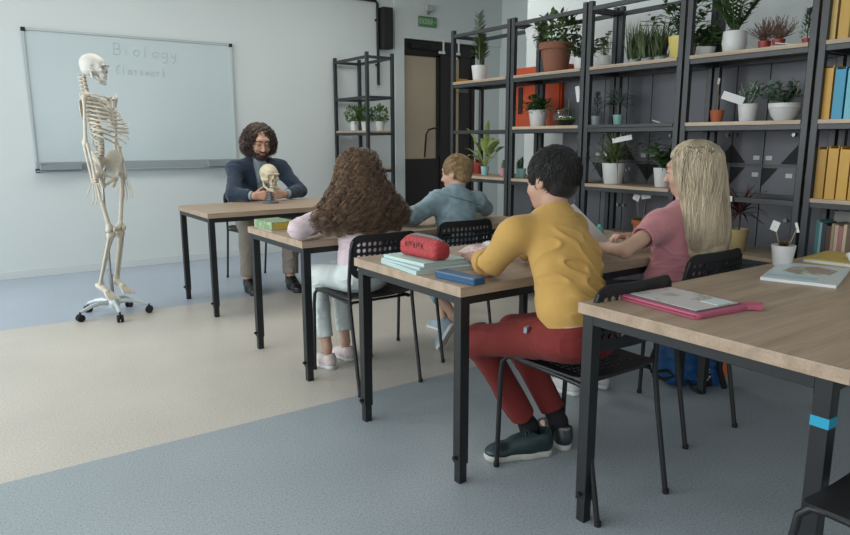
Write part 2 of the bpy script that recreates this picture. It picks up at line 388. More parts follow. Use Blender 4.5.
# black wall unit + conduit
b_=thing('wall_speaker','tall black box fixed high on the wall beside the conduit','speaker',(4.37,YW,2.51))
MB().box((.005,-.06,0),(.135,.12,.46)).build('cabinet',M_BLACK,b_,bevel=.008)
MB().box((.005,-.122,0),(.115,.006,.43)).build('grille',mat('grille_dark','#17191a',.8,bump=.4,bscale=400),b_)
c_=thing('cable_conduit','black pipe running down the back wall behind the far rack','pipe',(4.285,YW-.002,2.4))
MB().tube([(-.55,-.03,.41),(-.03,-.03,.41),(0,-.03,.38),(0,-.03,-.53)],.017,10).build('pipe',M_BLACK,c_,smooth='auto')
for z in (.2,-.3): MB().box((0,-.014,z),(.05,.024,.02)).build('pipe_clip',M_BLACK,c_)
# whiteboard
wx0,wx1,wz0,wz1=.672,2.535,.955,2.20
wb=thing('whiteboard','large whiteboard with faint handwriting on the back wall','whiteboard',((wx0+wx1)/2,YW,wz0))
cx=(wx1-wx0)/2; H=wz1-wz0
MB().box((0,-.012,H/2),(2*cx,.018,H)).build('board_surface',mat('board_white','#b2bfc1',.22,spec=.5,coat=.3),wb)
MB().box((0,-.018,H-.009),(2*cx,.03,.018)).box((-cx+.009,-.018,H/2),(.018,.03,H)).box((cx-.009,-.018,H/2),(.018,.03,H)).build('board_frame',M_ALU,wb,bevel=.003)
MB().box((0,-.02,.045),(2*cx,.03,.085)).box((0,-.045,.008),(2*cx,.05,.012)).build('bottom_rail',mat('rail_alu','#8a9598',.45,.15),wb,bevel=.003)
for sx in (-1,1):
    for z in (.0,H-.0): MB().box((sx*(cx-.012),-.022,z+(-.012 if z else .012)),(.034,.036,.034)).build('corner_cap',M_BLACK,wb,bevel=.004)
for x0,x1 in ((-cx+.03,-cx+.36),(cx-.33,cx-.01)):
    xm=(x0+x1)/2; wd=x1-x0
    t_=MB().box((xm,-.075,.022),(wd,.09,.008)).box((xm,-.118,.04),(wd,.006,.045)).box((x0,-.075,.045),(.006,.09,.06)).box((x1,-.075,.045),(.006,.09,.06)).build('marker_tray',mat('tray_grey','#7f898c',.45,.15),wb,bevel=.002)
def wmarker(x,col,nm,lab):
    m=thing('marker',lab,'marker',(x,YW-.075,wz0+.034)); MB().tube([(-.06,0,0),(.045,0,0)],.008,10).build('barrel',M_WHITE,m,smooth='auto'); MB().tube([(.045,0,0),(.07,0,0)],.0095,10).build('cap',mat('cap_'+nm,col,.4),m,smooth='auto')
wmarker(.83,'#a8362f','red','marker with a red cap lying in the left whiteboard tray')
wmarker(2.33,'#28303c','black','marker with a dark cap lying in the right whiteboard tray')
er=thing('board_eraser','pale eraser block lying in the left whiteboard tray','eraser',(.96,YW-.075,wz0+.0265))
MB().box((0,0,.012),(.1,.05,.022)).build('handle',M_WHITE,er,bevel=.004); MB().box((0,0,.0005),(.098,.048,.003)).build('felt',mat('felt','#c9b9a8',.9),er)
LT={'B':[[(0,0),(0,1),(.5,1),(.7,.85),(.7,.65),(.5,.52),(0,.5)],[(.5,.52),(.8,.4),(.8,.15),(.55,0),(0,0)]],
 'i':[[(.3,.55),(.3,0)],[(.28,.78),(.32,.8)]],'o':[[(.5,.55),(.2,.5),(.05,.28),(.2,.03),(.5,0),(.75,.2),(.75,.42),(.5,.55)]],
 'l':[[(.3,1),(.25,.1),(.4,0)]],'g':[[(.7,.5),(.4,.57),(.1,.45),(.08,.15),(.35,.02),(.65,.15),(.7,.5),(.72,-.2),(.5,-.42),(.15,-.35)]],
 'y':[[(.1,.55),(.2,.15),(.45,.1),(.7,.55)],[(.7,.55),(.6,-.2),(.35,-.42),(.1,-.3)]],'C':[[(.8,.85),(.55,1),(.2,.85),(.03,.5),(.15,.12),(.5,0),(.85,.15)]],
 'a':[[(.65,.5),(.35,.56),(.1,.35),(.15,.06),(.45,.02),(.65,.25),(.67,.55),(.7,.05),(.85,0)]],'s':[[(.65,.5),(.4,.57),(.15,.45),(.3,.3),(.6,.2),(.55,.03),(.1,.03)]],
 'w':[[(.02,.55),(.2,.02),(.42,.45),(.62,.02),(.85,.55)]],'r':[[(.15,.55),(.18,0)],[(.17,.35),(.4,.55),(.65,.5)]],'k':[[(.15,1),(.15,0)],[(.6,.6),(.17,.28),(.65,0)]]}
def write(word,x,z,h,wd,tilt,nm,r):
    for k,c in enumerate(word):
        mb=MB(); strokes(mb,LT[c],x+k*wd,z+tilt*k,h,wd*.88,-.0225,r,4,.06); mb.build('written_letter',mat('marker_ink','#a6b0b4',.6),wb)
X0=-(wx0+wx1)/2
write('Biology',X0+1.40,2.025-wz0,.10,.086,-.002,'board_writing',.0030)
write('Classwork',X0+1.41,1.850-wz0,.078,.052,-.001,'board_writing',.0028)
# ------------------------------------------------------------ lockers (behind the racks)
LX=4.08; pitch=.2073
labM=mat('label_card','#b9bcbb',.6); knobM=mat('knob_metal','#8b8f92',.3,.8)
PAT=['RL','LR','RL','LR','RL','LL','RL','LL','RL','LR','RL','LL','LR','RR']
def locker_column(y1,n,first):
    # y1 = far end of this unit (largest Y); two doors wide, doors in rows
    wd=2*pitch
    L=thing('locker_unit',n,'locker',(LX,y1-wd/2,0),0,'dark grey lockers along the right wall')
    MB().b2((.02,-wd/2+.001,.06),(XR-LX-.03,wd/2-.001,1.755)).b2((.04,-wd/2+.02,0),(XR-LX-.05,wd/2-.02,.06)).build('locker_body',M_LOCK,L,bevel=.003)
    for r,(z0,z1) in enumerate(((.07,.41),(.415,1.075),(1.08,1.745))):
        for c in (0,1):
            ya=wd/2-(c+1)*pitch+.003; yb=wd/2-c*pitch-.003
            mid=(ya+yb)/2; s=-1 if c==0 else 1   # triangle towards the seam between the pair
            D=MB().b2((0,ya,z0+.003),(.02,yb,z1-.003)).build('locker_door',M_LOCK,L,bevel=.002)
            pt=PAT[first*2+c][0 if r==2 else 1]
            ys=yb if pt=='L' else ya; yo=ya if pt=='L' else yb; sg=-1 if pt=='L' else 1
            if r:
                t=MB()
                zz=z1-.01 if r==1 else z0+.01; dz=-.115 if r==1 else .115
                if 1:
                    P=[(ys,zz),(ys+sg*.095,zz),(ys,zz+dz)]
                    t.add([(-.002,y,z) for y,z in P]+[(.001,y,z) for y,z in P],[(0,1,2),(3,5,4),(0,3,4,1),(1,4,5,2),(2,5,3,0)])
                    t.build('triangular_vent',M_BLACK,D)
                zl=z0+.045 if r==2 else z1-.052
                MB().box((-.003,yo-sg*.036,zl),(.005,.040,.026)).build('label_holder',labM,D)
                kz=z1-.5 if r==2 else z1-.3
                kn_=(ya if c==0 else yb)+(.025 if c==0 else -.025)
            if r:
                kb=MB().tube([(0,kn_,1.262 if r==2 else .76),(-.022,kn_,1.262 if r==2 else .76)],.011,12).build('knob',knobM,D,smooth='auto')
for i in range(7):
    nm=['far end unit beside the orange panel','second unit from the far end, behind spiky white pot','third unit from the far end, left of the blonde girl',
        'fourth unit from the far end, right of the blonde hair','fifth unit from the far end, behind the white bowl','sixth unit from far end, behind the yellow files','nearest unit, at the right edge of the photo'][i]
    locker_column(3.867-i*2*pitch,'dark grey locker, '+nm,i)
# low dark cabinet and orange wall panel left of the lockers
c=thing('low_cabinet','low dark grey cabinet between the lockers and the pale wall','cabinet',(4.08,4.16,0))
MB().b2((.02,-.28,.0),(.38,.28,.92)).build('cabinet_body',M_LOCK,c,bevel=.003)
for s in (-1,1): MB().b2((0,min(0,s*.275)+.003,.05),(.02,max(0,s*.275)-.003,.9)).build('cabinet_door',M_LOCK,c,bevel=.002)
MB().b2((-.01,-.285,.92),(.39,.285,.94)).build('cabinet_top',M_LOCK,c)
o=thing('wall_cupboard','bright orange cupboard with a dark slot beside the grey lockers','cupboard',(4.05,4.16,1.33))
M_ORG=mat('orange_lacquer','#b8461c',.45,var=.06,vscale=4)
MB().b2((.02,-.275,0),(.37,.275,.50)).build('cupboard_body',M_ORG,o,bevel=.003)
for s in (-1,1): MB().b2((0,min(0,s*.27)+.002,.003),(.02,max(0,s*.27)-.002,.497)).build('cupboard_door',M_ORG,o,bevel=.002)
MB().box((-.003,.17,.23),(.006,.05,.22)).build('handle_slot',M_BLACK,o)
# ------------------------------------------------------------ shelving racks
RW,RD,PS=.735,.345,.034
Zs={1:1.714,2:1.334,3:.94,4:.60,5:.21}
def rack(loc,rz,label,boards,rings,dark=()):
    """local: x = width (front edge at y=0), y = depth going back"""
    R=thing('shelving_rack',label,'shelf rack',loc,rz,'open black metal shelving racks')
    for x in (0,RW-PS):
        for y in (0,RD-PS): MB().b2((x,y,0),(x+PS,y+PS,2.135)).build('post',M_RACK,R,bevel=.003)
    def ring(zt,n,h=.028):
        m=MB()
        for y in (.004,RD-PS+.004): m.b2((PS,y,zt-h),(RW-PS,y+PS-.008,zt))
        for x in (.004,RW-PS+.004): m.b2((x,PS,zt-h),(x+PS-.008,RD-PS,zt))
        m.build(n,M_RACK,R,bevel=.002)
    ring(2.10,'top_rail')
    for k in rings: ring(Zs[k]-.021,'shelf_rail')
    for k in boards:
        MB().b2((PS+.001,-.004,Zs[k]-.021),(RW-PS-.001,RD,Zs[k])).build('shelf_board',M_RACK if k in dark else M_WOODB,R,bevel=.002)
    return R
M_WOODB=wood_mat('oak_board','#8d7c68','#b3a088','X')
XF=3.6
rk=[('far end rack of the long row, nearest the brown door',(1,3,5),(1,2,3,5)),
    ('second rack from the far end, in front of the orange cupboard',(1,2,3,5),(1,2,3,5)),
    ('middle rack of the long row, behind the boy in yellow',(1,2,3,4),(1,2,3,4)),
    ('fourth rack of the long row, behind the blonde girl',(1,2,4),(1,2,3,4)),
    ('nearest rack of the row, full of yellow and blue files',(1,2,3,4),(1,2,3,4))]
for i,(t,b,r) in enumerate(rk):
    rack((XF,4.72-.75*i,0),-PI/2,'black metal rack, '+t,b,r,dark=(2,) if i==2 else ())
rack((4.027,6.27,0),PI/2,'black metal rack standing alone against the back wall, left of the brown door',(2,3,4),(1,2,3,4))
lt=MB().box((3.593,2.2,Zs[3]-.032),(.006,.2,.03)).build('shelf_label_strip',M_PAPER); tag(lt,'white paper strip on the empty rail right of the blonde girl','label strip')
# ------------------------------------------------------------ desks
def desk(label,x,y,w,d,rz=0,tape=False,h=.74,th=.035,ov=0):
    """x,y: far-left corner of the top"""
    D=thing('desk',label,'desk',(x,y,0),math.radians(rz),'oak topped classroom desks with black steel legs')
    MB().b2((0,-d,h-th),(w,0,h)).build('desktop',M_WOODX,D,bevel=.0015)
    a=.012; t=.04; dt=d; d=d-ov
    m=MB().b2((a+t,-a-.03,h-th-.032),(w-a-t,-a,h-th)).b2((a+t,-d+a,h-th-.032),(w-a-t,-d+a+.03,h-th)).b2((a,-d+a+t,h-th-.032),(a+.03,-a-t,h-th)).b2((w-a-.03,-d+a+t,h-th-.032),(w-a,-a-t,h-th))
    m.build('apron_frame',M_STEEL,D,bevel=.0015)
    i=0
    for px in (a,w-a-t):
        for py in (-a-t,-d+a):
            L=MB().b2((px,py,.075),(px+t,py+t,h-th)).b2((px+.0035,py+.0035,0),(px+t-.0035,py+t-.0035,.075)).build('leg',M_STEEL,D,bevel=.002)
            sx=-1 if px<w/2 else 1
            MB().tube([(px+(0 if sx<0 else t),py+t/2,.1),(px+(0 if sx<0 else t)+sx*.014,py+t/2,.1)],.008,10).build('adjusting_knob',M_BLACK,L,smooth='auto')
            if tape and px<w/2 and py<-d/2:
                MB().b2((px-.001,py-.001,.585),(px+t+.001,py+t+.001,.61)).build('tape_band',mat('blue_tape','#1d93b4',.5),L)
    return D
desk("teacher's oak desk at the front, with the skull on it",1.438,5.366,1.6,.74)
desk('first pupil row oak desk, with curly-haired girl and boy in denim',1.41,3.80,1.58,.74)
desk('second row oak desk, with the red pencil case and notebooks on it',1.394,2.506,1.58,.74)
desk('nearest oak desk with pink case on it and blue tape on a leg',1.568,1.395,1.66,.785,0,True,ov=.025)
# ------------------------------------------------------------ chairs
def perf(S,nu,nv,bu,bv,hr,thick,name,m,parent,cut=None):
    """perforated sheet; S(u,v)->xyz (u,v in 0..1), bu/bv = solid border cells"""
    V=[];idx={};F=[]
    def vid(u,v):
        key=(round(u,5),round(v,5))
        if key not in idx: idx[key]=len(V); V.append(S(u,v))
        return idx[key]
    oc=[(-1,-1),(0,-1),(1,-1),(1,0),(1,1),(0,1),(-1,1),(-1,0)]
    for i in range(nu):
        for j in range(nv):
            cu,cv=(i+.5)/nu,(j+.5)/nv; O=[vid(cu+a*.5/nu,cv+b*.5/nv) for a,b in oc]
            if bu<=i<nu-bu and bv<=j<nv-bv and not(cut and cut(i,j)):
                I=[vid(cu+math.cos(PI*1.25+k*PI/4)*hr/nu,cv+math.sin(PI*1.25+k*PI/4)*hr/nv) for k in range(8)]
                F+=[(O[k],O[(k+1)%8],I[(k+1)%8],I[k]) for k in range(8)]
            else: F.append(tuple(O))
    me=bpy.data.meshes.new(name); me.from_pydata(V,[],F); me.materials.append(m)
    o=bpy.data.objects.new(name,me); COL.objects.link(o)
    md=o.modifiers.new('s','SOLIDIFY'); md.thickness=thick; md.offset=0
    dg=bpy.context.evaluated_depsgraph_get(); me2=bpy.data.meshes.new_from_object(o.evaluated_get(dg)); o.modifiers.clear(); o.data=me2; me2.name=name; bpy.data.meshes.remove(me)
    me2.polygons.foreach_set('use_smooth',[True]*len(me2.polygons)); me2.set_sharp_from_angle(angle=math.radians(45))
    o.parent=parent; return o
def rrect(u,v,w,h,r):
    x=(u-.5)*w; y=(v-.5)*h; cx,cy=w/2-r,h/2-r
    if abs(x)>cx and abs(y)>cy:
        dx,dy=abs(x)-cx,abs(y)-cy; m=max(dx,dy); L=math.hypot(dx,dy)
        if L>1e-9: dx,dy=dx*m/L,dy*m/L
        x=math.copysign(cx+dx,x); y=math.copysign(cy+dy,y)
    return x,y
def make_chair(label):
    """origin: floor under seat centre, sitter faces +Y"""
    C=thing('classroom_chair',label,'chair',(0,0,0),0,'black perforated classroom chairs')
    def Sseat(u,v):
        x,y=rrect(u,v,.375,.43,.06); dip=-.012*(1-(2*x/.375)**2)
        z=.470+dip+ (.02*max(0,(-y-.12)/.1)**2) - .012*max(0,(y-.14)/.075)**2
        return (x*(1-.06*(-y/.43)),y+.015,z)
    perf(Sseat,16,16,2,3,.36,.007,'seat',M_PLAST,C)
    def Sback(u,v):
        x,z=rrect(u,v,.385,.215,.055); cur=-.028*(1-(2*x/.385)**2)
        zz=.685+z; return (x,-.200-.10*(zz-.58)*.45+cur,zz)
    perf(Sback,14,7,1,1,.36,.008,'backrest',M_PLAST,C)
    r=.0095
    for s in (-1,1):
        MB().tube([(s*.178,.245,0),(s*.176,.232,.38),(s*.174,.226,.43),(s*.17,.205,.452),(s*.166,.17,.456),(s*.166,-.13,.448),(s*.17,-.165,.447)],r,10).build('front_leg',M_STEEL,C,smooth='auto')
        MB().tube([(s*.180,-.255,0),(s*.181,-.20,.30),(s*.182,-.176,.45),(s*.184,-.176,.56),(s*.188,-.192,.62),(s*.188,-.208,.72),(s*.176,-.214,.765)],r,10).build('rear_leg',M_STEEL,C,smooth='auto')
        for nm,(px,py) in (('foot_cap',(.178,.245)),('foot_cap',(.180,-.255))):
            MB().tube([(s*px,py,0),(s*px,py,.018)],.0115,10).build(nm,M_BLACK,C,smooth='auto')
    MB().tube([(-.166,.12,.449),(.166,.12,.449)],.007,8).tube([(-.17,-.14,.446),(.17,-.14,.446)],.007,8).build('cross_bar',M_STEEL,C,smooth='auto')
    return C
ch=make_chair('black perforated chair under the boy in the yellow shirt'); ch.location=(1.79,1.565,0)
dup(ch,(1.72,2.99,0),0,'black perforated chair under the curly-haired girl')
dup(ch,(2.375,3.17,0),-.04,'black perforated chair behind the boy in the denim shirt')
dup(ch,(2.52,1.735,0),0,'black perforated chair under the blonde girl in pink')
dup(ch,(2.19,5.73,0),PI,'black perforated chair under the teacher')
dup(ch,(1.62,.405,0),0,'empty black chair tucked under nearest desk, at the lower right corner')
# ------------------------------------------------------------ people
A=lambda *p: np.array(p,float)
def unit(v): v=np.array(v,float); return v/np.linalg.norm(v)
def headframe(fwd, tilt=(0,0,1)):
    f=unit(fwd); u=A(*tilt); u=unit(u-f*(u@f)); return np.array([np.cross(f,u),f,u])   # right, forward, up
def head_sdf(S,c,R,s,neck,nr,adult=False,ears=True):
    H=lambda x,y,z: c+(np.array([x,y,z])*s)@R
    e=lambda p,r,k=.02,op='u': S.ell(H(*p),A(*r)*s,R,k*s,op)
    S.cone(neck,H(0,-.022,-.055),nr*1.08,nr,.03)
    e((0,-.014,.028),(.075,.095,.088)); e((0,.030,-.035),(.060,.062,.078),.03)
    e((0,.052,-.088),(.034,.034,.026),.03); e((.036,.058,-.035),(.026,.028,.028),.02); e((-.036,.058,-.035),(.026,.028,.028),.02)
    e((0,.080,.030),(.052,.018,.020),.015)
    for q in (-1,1): e((q*.031,.104,.004),(.019,.014,.012),.010,'s')
    S.cone(H(0,.090,.004),H(0,.112,-.036),.008*s,.0125*s,.010*s)
    for q in (-1,1): e((q*.011,.104,-.040),(.008,.010,.007),.006)
    e((0,.091,-.064),(.024,.012,.0065),.004); e((0,.090,-.074),(.021,.012,.007),.004)
    for q in (-1,1): e((q*.031,.083,.002),(.0135,.0135,.0135),.003)
    if ears:
        for q in (-1,1):
            e((q*.077,-.004,-.008),(.009,.019,.031),.008); e((q*.087,.004,-.004),(.006,.010,.017),.005,'s')
def hand_sdf(S,w,d,n,t,s,curl=(.35,.5,.4),spread=.06,thumb=.5,curls=None):
    d=unit(d); t=unit(t); t=unit(t-d*(t@d)); n=unit(n); n=unit(n-d*(n@d)-t*(n@t))
    P=lambda a,b,c:w+(d*a+t*b+n*c)*s
    base=[(.088,.030),(.094,.010),(.090,-.011),(.080,-.030)]; ln=[.070,.079,.073,.058]
    for a,b in base: S.cone(P(.006,b*.45,0),P(a,b,0),.0165*s,.0115*s,.014*s)
    for i,((a,b),L) in enumerate(zip(base,ln)):
        cu=curl if curls is None else curls[i]; p=P(a,b,0); ang=0; off=(1.5-i)*spread
        dd=unit(d+t*off); r=[.0092,.0084,.0078,.0066]
        for j,f in enumerate((.44,.31,.25)):
            ang+=cu[j]; q=p+(dd*math.cos(ang)+n*math.sin(ang))*L*f*s; S.cone(p,q,r[j]*s,r[j+1]*s,.003*s); p=q
    p=P(.018,.022,.004); dv=unit(d*.62+t*.72+n*.25); S.cone(P(.0,.0,0),p,.016*s,.015*s,.012*s)
    for L,r0,r1,tt in ((.040,.0135,.0105,0),(.033,.0105,.0095,thumb*.6),(.026,.0095,.0075,thumb*.5)):
        dv=unit(dv+(d*.6-t*.55+n*.35)*tt); q=p+dv*L*s; S.cone(p,q,r0*s,r1*s,.006*s); p=q
def torso_sdf(S,J,g,inf=0,k=.05,low=True):
    P,N=A(*J['pelvis']),A(*J['neck']); R=frame(N-P,A(*J['shR'])-A(*J['shL'])); L=np.linalg.norm(N-P); a=lambda f,y=0:P+(N-P)*f+R[1]*y
    i=A(inf,inf,inf)
    if low: S.ell(a(.04,-.01*g),A(.140,.108,.12)*g+i,R,k)
    S.ell(a(.32),A(.120,.092,.15)*g+i,R,k); S.ell(a(.66,-.008*g),A(.142,.102,.16)*g+i,R,k)
    sl,sr=A(*J['shL']),A(*J['shR']); nb=a(.93,-.01*g)
    S.cone(sl,nb,.050*g+inf,.052*g+inf,.04); S.cone(sr,nb,.050*g+inf,.052*g+inf,.04)
    return R
def body(name,J,g,hs,skin,root,h=.0045,hands=(),headf=(0,1,0),tilt=(0,0,1),adult=False,eye='#3a2a20'):
    S=SDF(); torso_sdf(S,J,g)
    for s in 'LR':
        S.chain([A(*J[q+s]) for q in ('sh','el','wr')],[.046*g,.036*g,.024*g],.02)
        S.chain([A(*J[q+s]) for q in ('hip','kn','an')],[.078*g,.054*g,.034*g],.03)
        an,to=A(*J['an'+s]),A(*J['toe'+s]); dz=min(.055,an[2]-.045); e_=an+(to-an)*.62; e_[2]=.045; S.chain([an,an-A(0,0,dz),e_],[.030*g,.028*g,.018*g],.015)
    for hnd in hands: hand_sdf(S,*hnd)
    hc=A(*J['head']); R=headframe(headf,tilt); head_sdf(S,hc,R,hs,A(*J['neck'])+A(0,0,-.02),.052*g*(1.05 if adult else .95),adult)
    V,F=S.mesh(h)
    C=V[F].mean(1); q=((C-hc)@R.T)/hs; mi=np.zeros(len(F),int)
    for sx in (-1,1):
        de=np.sqrt((q[:,0]-sx*.031)**2+((q[:,2]-.002)*1.35)**2); fr=q[:,1]>.080
        mi[(de<.0115)&fr&(np.abs(q[:,2]-.000)<.0035)]=2
    mi[(np.abs(q[:,0])<.024)&(q[:,1]>.085)&(q[:,2]<-.058)&(q[:,2]>-.080)]=3
    o=raw(name,V,F,[skin,mat('eye_white','#c9c2bb',.3),mat('iris_'+eye[1:],eye,.2),mat('lip_pink','#a0645a',.5)],root,world=True,mi=mi)
    return hc,R
def skinmat(n,h): return mat(n,h,.5,var=.05,vscale=14,bump=.06,bscale=220,spec=.35)
def cloth_arm(S,J,s,r0,r1,r2,frac=1.0,k=.03,kk=None):
    a,b,c=[A(*J[q+s]) for q in ('sh','el','wr')]
    S.cone(a,b,r0,r1,k)
    if frac>0: S.cone(b,b+(c-b)*frac,r1,r2,.02,flat=True)
def strand_mesh(P,r,name,m,root,sides=3,world=True):
    """P: (n,m,3) polylines; r: (m,) or (n,m) radii"""
    P=np.asarray(P,float); n,M,_=P.shape; r=np.broadcast_to(np.asarray(r,float),(n,M))
    T=np.gradient(P,axis=1); T/=np.linalg.norm(T,axis=2,keepdims=True)+1e-9
    ref=np.where(np.abs(T[...,2:3])<.8,A(0,0,1),A(1,0,0)); a=np.cross(T,ref); a/=np.linalg.norm(a,axis=2,keepdims=True)+1e-9; b=np.cross(T,a)
    V=np.stack([P+(a*math.cos(2*PI*k/sides)+b*math.sin(2*PI*k/sides))*r[...,None] for k in range(sides)],2).reshape(-1,3)
    i,j,k=np.meshgrid(np.arange(n),np.arange(M-1),np.arange(sides),indexing='ij'); k2=(k+1)%sides
    b0=(i*M+j)*sides; F=np.stack([b0+k,b0+k2,b0+sides+k2,b0+sides+k],-1).reshape(-1,4)
    return raw(name,V,F,m,root,world=world)
def merge(*VF):
    V=[];F=[];b=0
    for v,f in VF: V.append(v);F.append(f+b);b+=len(v)
    return np.concatenate(V),np.concatenate(F)
def strand_vf(P,r,sides=3):
    P=np.asarray(P,float); n,M,_=P.shape; r=np.broadcast_to(np.asarray(r,float),(n,M))
    T=np.gradient(P,axis=1); T/=np.linalg.norm(T,axis=2,keepdims=True)+1e-9
    ref=np.where(np.abs(T[...,2:3])<.8,A(0,0,1),A(1,0,0)); a=np.cross(T,ref); a/=np.linalg.norm(a,axis=2,keepdims=True)+1e-9; b=np.cross(T,a)
    V=np.stack([P+(a*math.cos(2*PI*k/sides)+b*math.sin(2*PI*k/sides))*r[...,None] for k in range(sides)],2).reshape(-1,3)
    i,j,k=np.meshgrid(np.arange(n),np.arange(M-1),np.arange(sides),indexing='ij'); k2=(k+1)%sides
    b0=(i*M+j)*sides; return V,np.stack([b0+k,b0+k2,b0+sides+k2,b0+sides+k],-1).reshape(-1,4)
def hairmat(n,h,var=.35,vs=60,rough=.5): return mat(n,h,rough,var=var,vscale=vs,spec=.35,bump=.2,bscale=300,sheen=.15)
def short_hair(hc,R,s,m,root,length=.03,n=1800,lift=.35,rr=.0016,front=.02,low=-.055,name='hair',top=1.0,crown=(-.2,-.6,.8),wild=.25,inf=.010,seed=1,sides_low=.0):
    """cap on the skull plus many tufts that follow its surface"""
    rs=np.random.RandomState(seed); rad=A(.075+inf,.095+inf,.088+inf*top); cc=A(0,-.014,.030)
    S=SDF(); H=lambda x,y,z: hc+(np.array([x,y,z])*s)@R
    S.ell(H(*cc),rad*s,R,.01)
    S.ell(H(0,-.045,-.035),A(.060,.050,.045)*s,R,.03*s)
    S.ell(H(0,.115,-.045),A(.085,.085,.095+front*.0)*s,R,.012*s,'s'); S.plane(-R[2],H(0,0,low))
    for q in (-1,1): S.ell(H(q*.082,.008,-.022),A(.022,.027,.040)*s,R,.008*s,'s'); S.ell(H(q*.095,.0,-.070),A(.050,.062,.050)*s,R,.012*s,'s')
    base=S.mesh(.004)
    u=rs.randn(n*3,3); u/=np.linalg.norm(u,axis=1,keepdims=True); p=u*rad+cc
    face=((p-A(0,.115,-.045))/A(.088,.088,.10)); ok=((face**2).sum(1)>1)&(p[:,2]>low+.004)
    for q in (-1,1): ok&=((((p-A(q*.082,.008,-.022))/A(.024,.029,.042))**2).sum(1)>1)&((((p-A(q*.095,0,-.070))/A(.052,.064,.052))**2).sum(1)>1)
    p=p[ok][:n]; nn=(p-cc)/rad**2; nn/=np.linalg.norm(nn,axis=1,keepdims=True)
    cr=unit(crown)*rad+cc; fl=p-cr+rs.randn(*p.shape)*wild*.05; fl-=nn*(fl*nn).sum(1,keepdims=True); fl/=np.linalg.norm(fl,axis=1,keepdims=True)+1e-6
    tt=np.linspace(0,1,5)[None,:,None]; LL=(length*(.6+.6*rs.rand(len(p))))[:,None,None]
    Q=p[:,None,:]-nn[:,None,:]*.003+fl[:,None,:]*tt*LL+nn[:,None,:]*(lift*tt-lift*.75*tt**2)*LL
    Q=hc+(Q.reshape(-1,3)*s)@R; Q=Q.reshape(len(p),5,3)
    V,F=merge(base,strand_vf(Q,np.array([1,1,.9,.7,.2])*rr*s)); raw(name,V,F,m,root,world=True)
def shoe(root,heel,toe,z0,m_up,m_sole,g=1.0,name='shoe',pitch=0,lace=None,heelm=None,label=None):
    """heel/toe: world xy of the ends; pitch lifts the heel (radians)"""
    h,t=A(heel[0],heel[1],0),A(toe[0],toe[1],0); L=np.linalg.norm(t-h); d=(t-h)/L; Rz=math.atan2(d[1],d[0]); k=L/.27
    def tr(V):
        V=np.asarray(V,float)*k; V=V-A(L,0,0); c,s_=math.cos(pitch),math.sin(pitch)
        V=np.stack([V[:,0]*c+V[:,2]*s_,V[:,1],-V[:,0]*s_+V[:,2]*c],1); V=V+A(L,0,0)
        c,s_=math.cos(Rz),math.sin(Rz); return np.stack([V[:,0]*c-V[:,1]*s_,V[:,0]*s_+V[:,1]*c,V[:,2]],1)+A(h[0],h[1],z0)
    S=SDF(); S.cone((.035,0,.045),(.10,0,.045),.034,.036,.02); S.cone((.10,0,.040),(.20,.003,.030),.038,.036,.03); S.ell((.225,.004,.030),(.045,.042,.024),None,.03)
    S.cone((.035,0,.05),(.05,0,.085),.034,.036,.02,flat=True); S.cone((.05,0,.076),(.145,0,.058),.036,.027,.03)
    S.cone((.048,0,.06),(.055,0,.11),.025,.029,.006,op='s'); S.plane((0,0,-1),(0,0,.020)); V,F=S.mesh(.0045)
    U=raw(name,tr(V),F,m_up,root,world=True)
    if label: U['label']=label
    S=SDF(); S.cone((.035,0,.014),(.10,0,.014),.036,.036,.02); S.cone((.10,0,.014),(.215,.004,.014),.037,.042,.03); S.ell((.23,.004,.014),(.042,.042,.03),None,.02)
    S.plane((0,0,1),(0,0,.026)); S.plane((0,0,-1),(0,0,0)); V,F=S.mesh(.0045); o=raw('sole',tr(V),F,m_sole,U,world=False)
    o.data.transform(Matrix.Translation(-Vector(root.location)))
    if lace:
        mb=MB()
        for i in range(4):
            x=.105+i*.024; z=.101-i*.0115
            mb.tube(tr([(x-.008,-.024,z-.010),(x,-.012,z),(x+.008,.012,z+.001),(x+.008,.024,z-.010)]),.0028,5)
            mb.tube(tr([(x+.008,-.024,z-.010),(x+.004,-.008,z+.002),(x-.004,.012,z+.002),(x-.008,.024,z-.008)]),.0028,5)
        l=mb.build('shoelace',lace,U,smooth=True); l.data.transform(Matrix.Translation(-Vector(root.location)))
    if heelm:
        S=SDF(); S.cone((.032,0,.045),(.046,0,.092),.0355,.0375,.01,flat=True); S.cone((.048,0,.05),(.055,0,.12),.027,.031,.004,op='s'); S.plane((1,0,0),(.062,0,0)); S.plane((0,0,-1),(0,0,.055)); V,F=S.mesh(.004)
        l=raw('heel_tab',tr(V),F,heelm,U); l.data.transform(Matrix.Translation(-Vector(root.location)))
    return U
def finish(name,S,m,root,h=.005): V,F=S.mesh(h); return raw(name,V,F,m,root,world=True)

